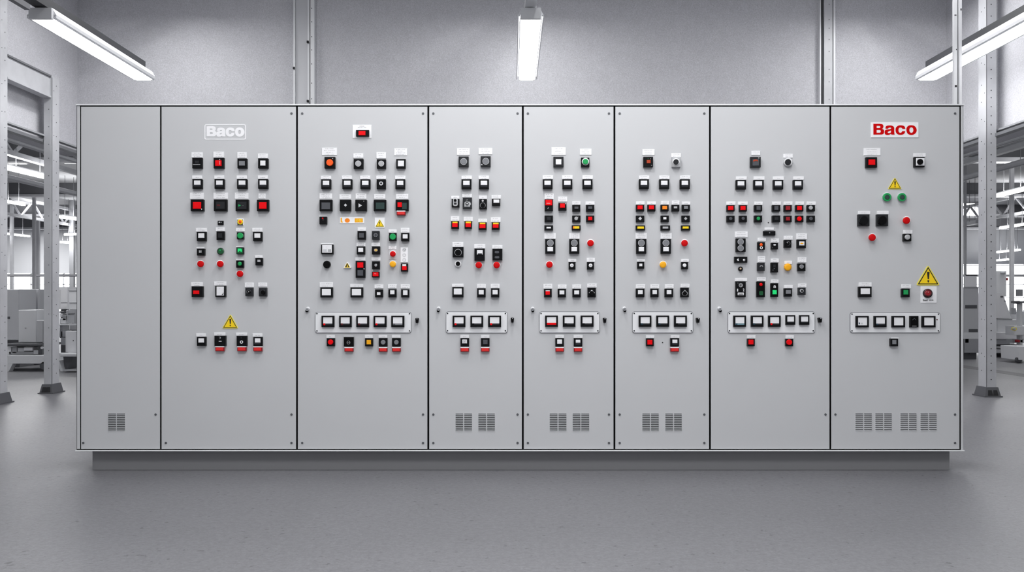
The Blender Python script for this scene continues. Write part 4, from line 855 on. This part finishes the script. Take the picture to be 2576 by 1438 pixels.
# ---------------------------------------------------------------- hall roof steel
def truss(x,y0,y1,zb,zt,label,pitch=1.3):
    t=thing('roof_truss',(x,(y0+y1)/2,zb),label,'roof truss','lattice trusses under the side hall ceilings')
    build(MB().box(x-.05,x+.05,y0,y1,zb-.04,zb+.04,'steel'),'bottom_chord',t); build(MB().box(x-.05,x+.05,y0,y1,zt-.04,zt+.04,'steel'),'top_chord',t)
    yy=y0; q=0
    while yy+pitch<=y1 and q<14:
        build(MB().bar((x,yy,zb),(x,yy+pitch/2,zt),.05,.04,'steel'),'web_bar',t); build(MB().bar((x,yy+pitch/2,zt),(x,yy+pitch,zb),.05,.04,'steel'),'web_bar',t)
        yy+=pitch; q+=1
truss(-8.3,10,28,3.55,4.0,'near pale lattice truss in the left hall')
truss(-14.5,14,34,3.6,4.1,'farther lattice truss in the left hall')
truss(8.0,10,28,3.55,4.0,'near pale lattice truss in the right hall')
truss(14.5,14,34,3.6,4.1,'farther lattice truss in the right hall')
def rail(x,y0,y1,z,r,label): tag(build(MB().tube([(x,y0,z),(x,y1,z)],r,'steel',10),'ceiling_pipe'),label,'pipe','pipes running along the side halls')
rail(-7.9,9,26,3.05,.045,'pipe just below the brightest lamp in the left hall')
rail(-7.0,9,26,3.35,.035,'pipe above the brightest lamp in the left hall')
rail(7.0,9,26,3.36,.035,'upper pipe in the right hall')
rail(7.4,9,26,3.12,.05,'lower pipe in the right hall')
for s,w in ((-1,'left'),(1,'right')):
    for y,h,l in ((18.2,.5,'nearest'),(25.6,.35,'second'),(31.4,.35,'third'),(36.6,.4,'farthest')):
        a,b=(-30,XL-.35) if s<0 else (XR+.35,30)
        tag(build(MB().box(a,b,y-.12,y+.12,4.36-h,4.36-h*.82,'steel').box(a,b,y-.03,y+.03,4.36-h*.82,4.4,'steeld'),'roof_beam'),f'{l} cross beam under the {w} hall ceiling','beam','cross beams of the side halls')
def post(px,y,w,label,k='steel',z=4.4):
    tag(build(MB().box(X(px,y)-w/2,X(px,y)+w/2,y-w/2,y+w/2,0,z,k),'hall_post'),label,'post','posts standing in the side halls')
post(30,30,.09,'distant post by the near left frame column'); post(86,27,.08,'slim distant post left of the far frame column'); post(96,33,.1,'darker distant post next to the slim one','mc3'); post(182,30,.14,'wide distant post by the left cabinet edge','mc3')
post(2545,20,.075,'slim post rising in front of the right hall windows'); post(2428,22,.05,'very thin post just right of the cabinet row')
for s,x0,x1,l in ((-1,-17,-10.5,'left'),(1,9,20,'right')):
    tag(build(MB().box(x0-6,x1,27.9,28.0,1.86,1.91,'steel').box(x0-6,x1,27.9,28,1.84,1.86,'steeld'),'handrail'),f'horizontal rail across the {l} hall windows','rail')

# ---------------------------------------------------------------- machines
def PB(mb,px0,py0,px1,py1,d,dep,k,c=.01):    # box whose front spans the given photo pixels at distance d
    return mb.cbox(X(px0,d),X(px1,d),Z(py1,d),Z(py0,d),d+dep,d,k,c)
d=14.4
t=thing('machine_bed',(X(50,d),d+.5,0),'long pale machine bed on splayed legs in the left hall','machine bed')
build(PB(MB(),-70,893,113,915,d,.7,'mc2'),'bed_rail',t)
for px in (-50,22,100):
    if px==100: continue
    m=MB().poly([[(X(a,d),Z(b,d)) for a,b in ((px-6,914),(px+10,914),(px-2,938),(px-12,938))]],d+.12,d,'mc2'); build(m,'leg',t)
build(MB().disc(X(110,d),.09,.07,d+.1,d,'mcd',.01).box(X(106,d),X(114,d),d+.02,d+.1,.09,.2,'mcd'),'caster',t)
m=MB().box(X(95,d),X(112,d),d+.5,d+.6,0,.2,'mc2'); build(m,'leg',t)
t=thing('skid',(X(60,d),d+.4,.2),'dark low skid with pale blocks lying on the machine bed','skid')
m=PB(MB(),14,864,106,870,d+.05,.6,'mcd'); build(m,'deck',t)
for a,b,k,e,f in ((14,28,'mc2',872,890),(30,42,'mc3',872,888),(44,60,'mc1',874,884),(60,82,'mcw',873,882),(84,96,'mc1',880,891),(97,106,'mcd',868,893),(22,84,'mc3',884,893)): build(PB(MB(),a,e,b,min(f,891.5),d+.12,.3,k,.005),'block',t)
build(MB().disc(X(99,d),Z(875,d),.02,d+.1,d+.07,'mcw'),'knob',t)
d=15.0
def unit(name,label,cat,bx,d,dep,k,bits=(),base=True,grp=None):
    t=thing(name,(X((bx[0]+bx[2])/2,d),d+dep/2,Z(bx[3],d)),label,cat,grp)
    build(PB(MB(),*bx,d,dep,k),'body',t)
    if base: build(MB().box(X(bx[0]+2,d),X(bx[2]-2,d),d+.05,d+dep-.05,0,Z(bx[3],d)+.001,'mcd'),'plinth',t)  # base down to the floor, its dark tone standing in for shade below
    for nm,kk,b in bits: build(PB(MB(),*b,d-.012,.02,kk,.002),nm,t)
    return t
unit('machine_housing','tall grey machine housing behind the near left column','machine',(-30,727,47.5,855),15.3,.55,'mc1',(('latch','mcd',(17,796,24,802)),))
unit('machine_housing','upper grey box with a white tag, behind the light cabinet','machine',(48,727,98,779),15.9,.7,'mc1',(('tag','mcw',(49,727,57,742)),('label','mcw',(67,750,73,757))))
unit('storage_box','light grey box standing on the skid','box',(46,779,92,861),14.75,.5,'mc2',(('latch','mc3',(62,824,65,826)),),base=False)
unit('storage_box','narrow grey box at right end of the skid','box',(91,805,114,861),14.6,.3,'mc1',(('side_panel','mc3',(107,807,114,863)),),base=False)
unit('machine_housing','white cabinet in front of the windows beside the far frame column','machine',(99,728,113,779),17,.6,'mcw')
unit('machine_housing','tall white unit just right of the far frame column','machine',(148,721,169,778),18,.6,'mcw',(('seam','mc3',(148,760,169,761)),))
unit('machine_housing','tall grey panelled unit beside the left cabinet edge','machine',(173,729,200,830),16.5,.6,'mc2',(('seam','mc3',(173,760,200,761)),('panel','mc3',(176,777,200,829)),('cap','mc1',(172,727,200,731))))
d=15.2
t=thing('pump_unit',(X(160,d),d,.5),'clutter of small pump parts beside the far frame column','pump')
build(PB(MB(),148,815,176,818,d,.3,'mc2',.004),'shelf',t)
for a,b,c_,e,k in ((149,782,160,786,'mcd'),(151,788,157,797,'mcw'),(157,792,170,806,'mc3'),(150,800,166,814,'mc2'),(166,780,172,812,'mc1'),(163,788,174,791,'mcd'),(149,818,158,848,'mc3'),(153,832,166,868,'mc1'),(150,846,166,850,'mcd')): build(PB(MB(),a,b,c_,e,d+.05,.2,k,.008),'fitting',t)
t=thing('drum_tank',(X(184,14.5),14.7,Z(888,14.5)),'white cylindrical tank with a dark port beside the left cabinet edge','tank')
x=X(190,14.6); r=X(190,14.6)-X(167,14.6); z0,z1=Z(889,14.2)+.001,Z(832,14.6); n=40
m=MB().add([(x+r*math.cos(2*math.pi*i/n),14.6+r*math.sin(2*math.pi*i/n)*.9,z) for z in (z0,z1) for i in range(n)],[(i,(i+1)%n,n+(i+1)%n,n+i) for i in range(n)]+[tuple(range(n)),tuple(range(n,2*n))],'mcw'); build(m,'tank_body',t)
m=MB().disc(X(178,14.4),Z(857,14.4),.012,14.6,14.47,'hole'); build(m,'port',t)
t=thing('work_table',(X(175,14.3),14.5,0),'low table on a splayed dark pedestal under the white tank','table')
build(PB(MB(),151,889,205,897,14.2,.6,'mc2'),'table_top',t)
d=14.3; m=MB().poly([[(X(a,d),Z(b,d)) for a,b in ((159,897),(184,897),(170,928),(163,928))]],d+.3,d,'mcd'); build(m,'pedestal',t)
m=MB().poly([[(X(a,d),Z(b,d)) for a,b in ((151,905),(156,905),(166,932),(160,932))]],d+.08,d-.1,'mc2'); build(m,'strut',t)
build(PB(MB(),156,929,205,934,d-.05,.5,'mc1',.004),'base_bar',t); 
# right hall
t=unit('machine_housing','large grey machine with dark bands between the cabinet and right column','machine',(2425,722,2462,852),17.4,1.0,'mc1',(('hood','mcw',(2428,692,2458,721)),('hood_edge','mcd',(2429,690,2459,694)),('dark_band','mcd',(2429,767,2458,775)),('dark_band','mcd',(2438,827,2460,835)),('lower_panel','mc2',(2426,836,2462,852)),('skirt','mc3',(2427,852,2462,887)),('valve','mcd',(2428,852,2437,862)),('top_strip','mc3',(2426,721,2462,724))))
for px in (2447,2432): build(MB().disc(X(px,17.4),.1,.09,17.6,17.5,'mcd',.01).box(X(px,17.4)-.05,X(px,17.4)+.05,17.42,17.6,.1,.2,'mcd'),'caster',t)
build(MB().box(X(2455,17.4),X(2461,17.4),18,18.3,0,.14,'mcd'),'leg',t)
d=18.0
t=thing('packing_machine',(X(2525,d),d+.5,0),'white machine with a sloping hood right of the right column','machine')
m=MB().poly([[(X(a,d),Z(b,d)) for a,b in ((2496,737),(2523,737),(2544,800),(2496,800))]],d+.8,d,'mcw'); build(m,'sloping_hood',t)
build(PB(MB(),2496,681,2532,746,d+.3,.5,'mc2'),'control_box',t); build(PB(MB(),2518,685,2529,689,d+.28,.03,'mc3',.002),'control_slot',t)
build(PB(MB(),2531.5,698,2536.5,705,d+.3,.1,'dr',.01),'red_knob',t,'small red knob')
build(PB(MB(),2518,744,2524,748,d-.02,.03,'mcd',.004),'hood_latch',t); build(PB(MB(),2527,755,2531,758,d-.02,.03,'mc3',.004),'hood_latch',t)
build(PB(MB(),2510,801,2547,804,d-.01,.6,'mc3',.003),'seam',t); build(PB(MB(),2509,803,2557,835,d,.8,'mc2'),'lower_body',t)
build(PB(MB(),2496,835,2590,853,d-.1,.9,'mcw'),'table_slab',t); build(PB(MB(),2500,853,2541,866,d+.05,.7,'mc1'),'under_box',t)
build(PB(MB(),2500,866,2560,879,d+.3,.5,'mcd'),'drive_unit',t); build(PB(MB(),2519,871,2534,876,d+.1,.3,'mcw',.004),'drive_cover',t)
build(PB(MB(),2500,879,2562,888,d,.8,'mc2'),'base_frame',t)
for a in (2535,2547): build(PB(MB(),a,888,a+8,900,d+.1,.15,'mc1',.005),'foot',t)
build(PB(MB(),2496,886,2536,898,d+.4,.3,'mcd'),'foot',t)
d=17.2
t=thing('robot_arm',(X(2568,d),d,Z(835,d)),'pale jointed handling arm at the right picture edge','robot arm')
build(PB(MB(),2566,760,2573,904,d,.12,'mc2'),'arm_post',t); build(PB(MB(),2554,757,2592,762,d-.05,.15,'steeld',.004),'arm_bar',t); build(MB().disc(X(2556,d),Z(760,d),.03,d+.05,d-.1,'mcd'),'joint',t)
build(PB(MB(),2564,727,2574,745,d,.12,'mc3'),'arm_head',t); build(PB(MB(),2549,774,2557,790,d+.2,.1,'mc1'),'bracket',t); build(PB(MB(),2551,820,2590,843,d-.1,.3,'mc2'),'gripper_box',t)
build(MB().disc(X(2553,d-.12),Z(827,d-.12),.03,d-.05,d-.14,'py',.005).disc(X(2553,d-.15),Z(827,d-.15),.02,d-.1,d-.16,'mc1',.003),'dial',t,'pale yellow rimmed dial'); build(MB().disc(X(2556,d),Z(857,d),.025,d,d-.1,'dr',.005),'red_knob',t,'small red knob')
build(PB(MB(),2546,853,2576,862,d,.2,'mc3'),'arm_base',t)
d=16.3
t=thing('wheeled_cart',(X(2580,d),d+.3,0),'white wheeled cart cut off by the right picture edge','cart')
m=MB().poly([[(X(a,d),Z(b,d)) for a,b in ((2562,872),(2620,872),(2620,905),(2564,905))]],d+.6,d,'mcw'); build(m,'cart_body',t)
for px in (2567,2610): build(MB().disc(X(px,d),.055,.05,d+.1,d+.03,'mcd',.01).box(X(px,d)-.025,X(px,d)+.025,d+.03,d+.12,.055,Z(905,d)+.01,'mcd'),'caster',t)

# ---------------------------------------------------------------- camera, world
cam=bpy.data.cameras.new('camera'); co=bpy.data.objects.new('camera',cam); C.objects.link(co)
co.location=(0,0,CAMZ); co.rotation_euler=(math.radians(90),0,0)
cam.sensor_width=36; cam.lens=F/2576*36; cam.shift_y=(HY-719)/2576; cam.clip_end=200
sc=bpy.context.scene; sc.camera=co
w=bpy.data.worlds.new('world'); sc.world=w; w.use_nodes=True
bg=w.node_tree.nodes['Background']; bg.inputs[0].default_value=(.95,.97,1,1); bg.inputs[1].default_value=.54
sc.view_settings.view_transform='Standard'; sc.view_settings.look='None'; sc.view_settings.gamma=1; sc.view_settings.exposure=0
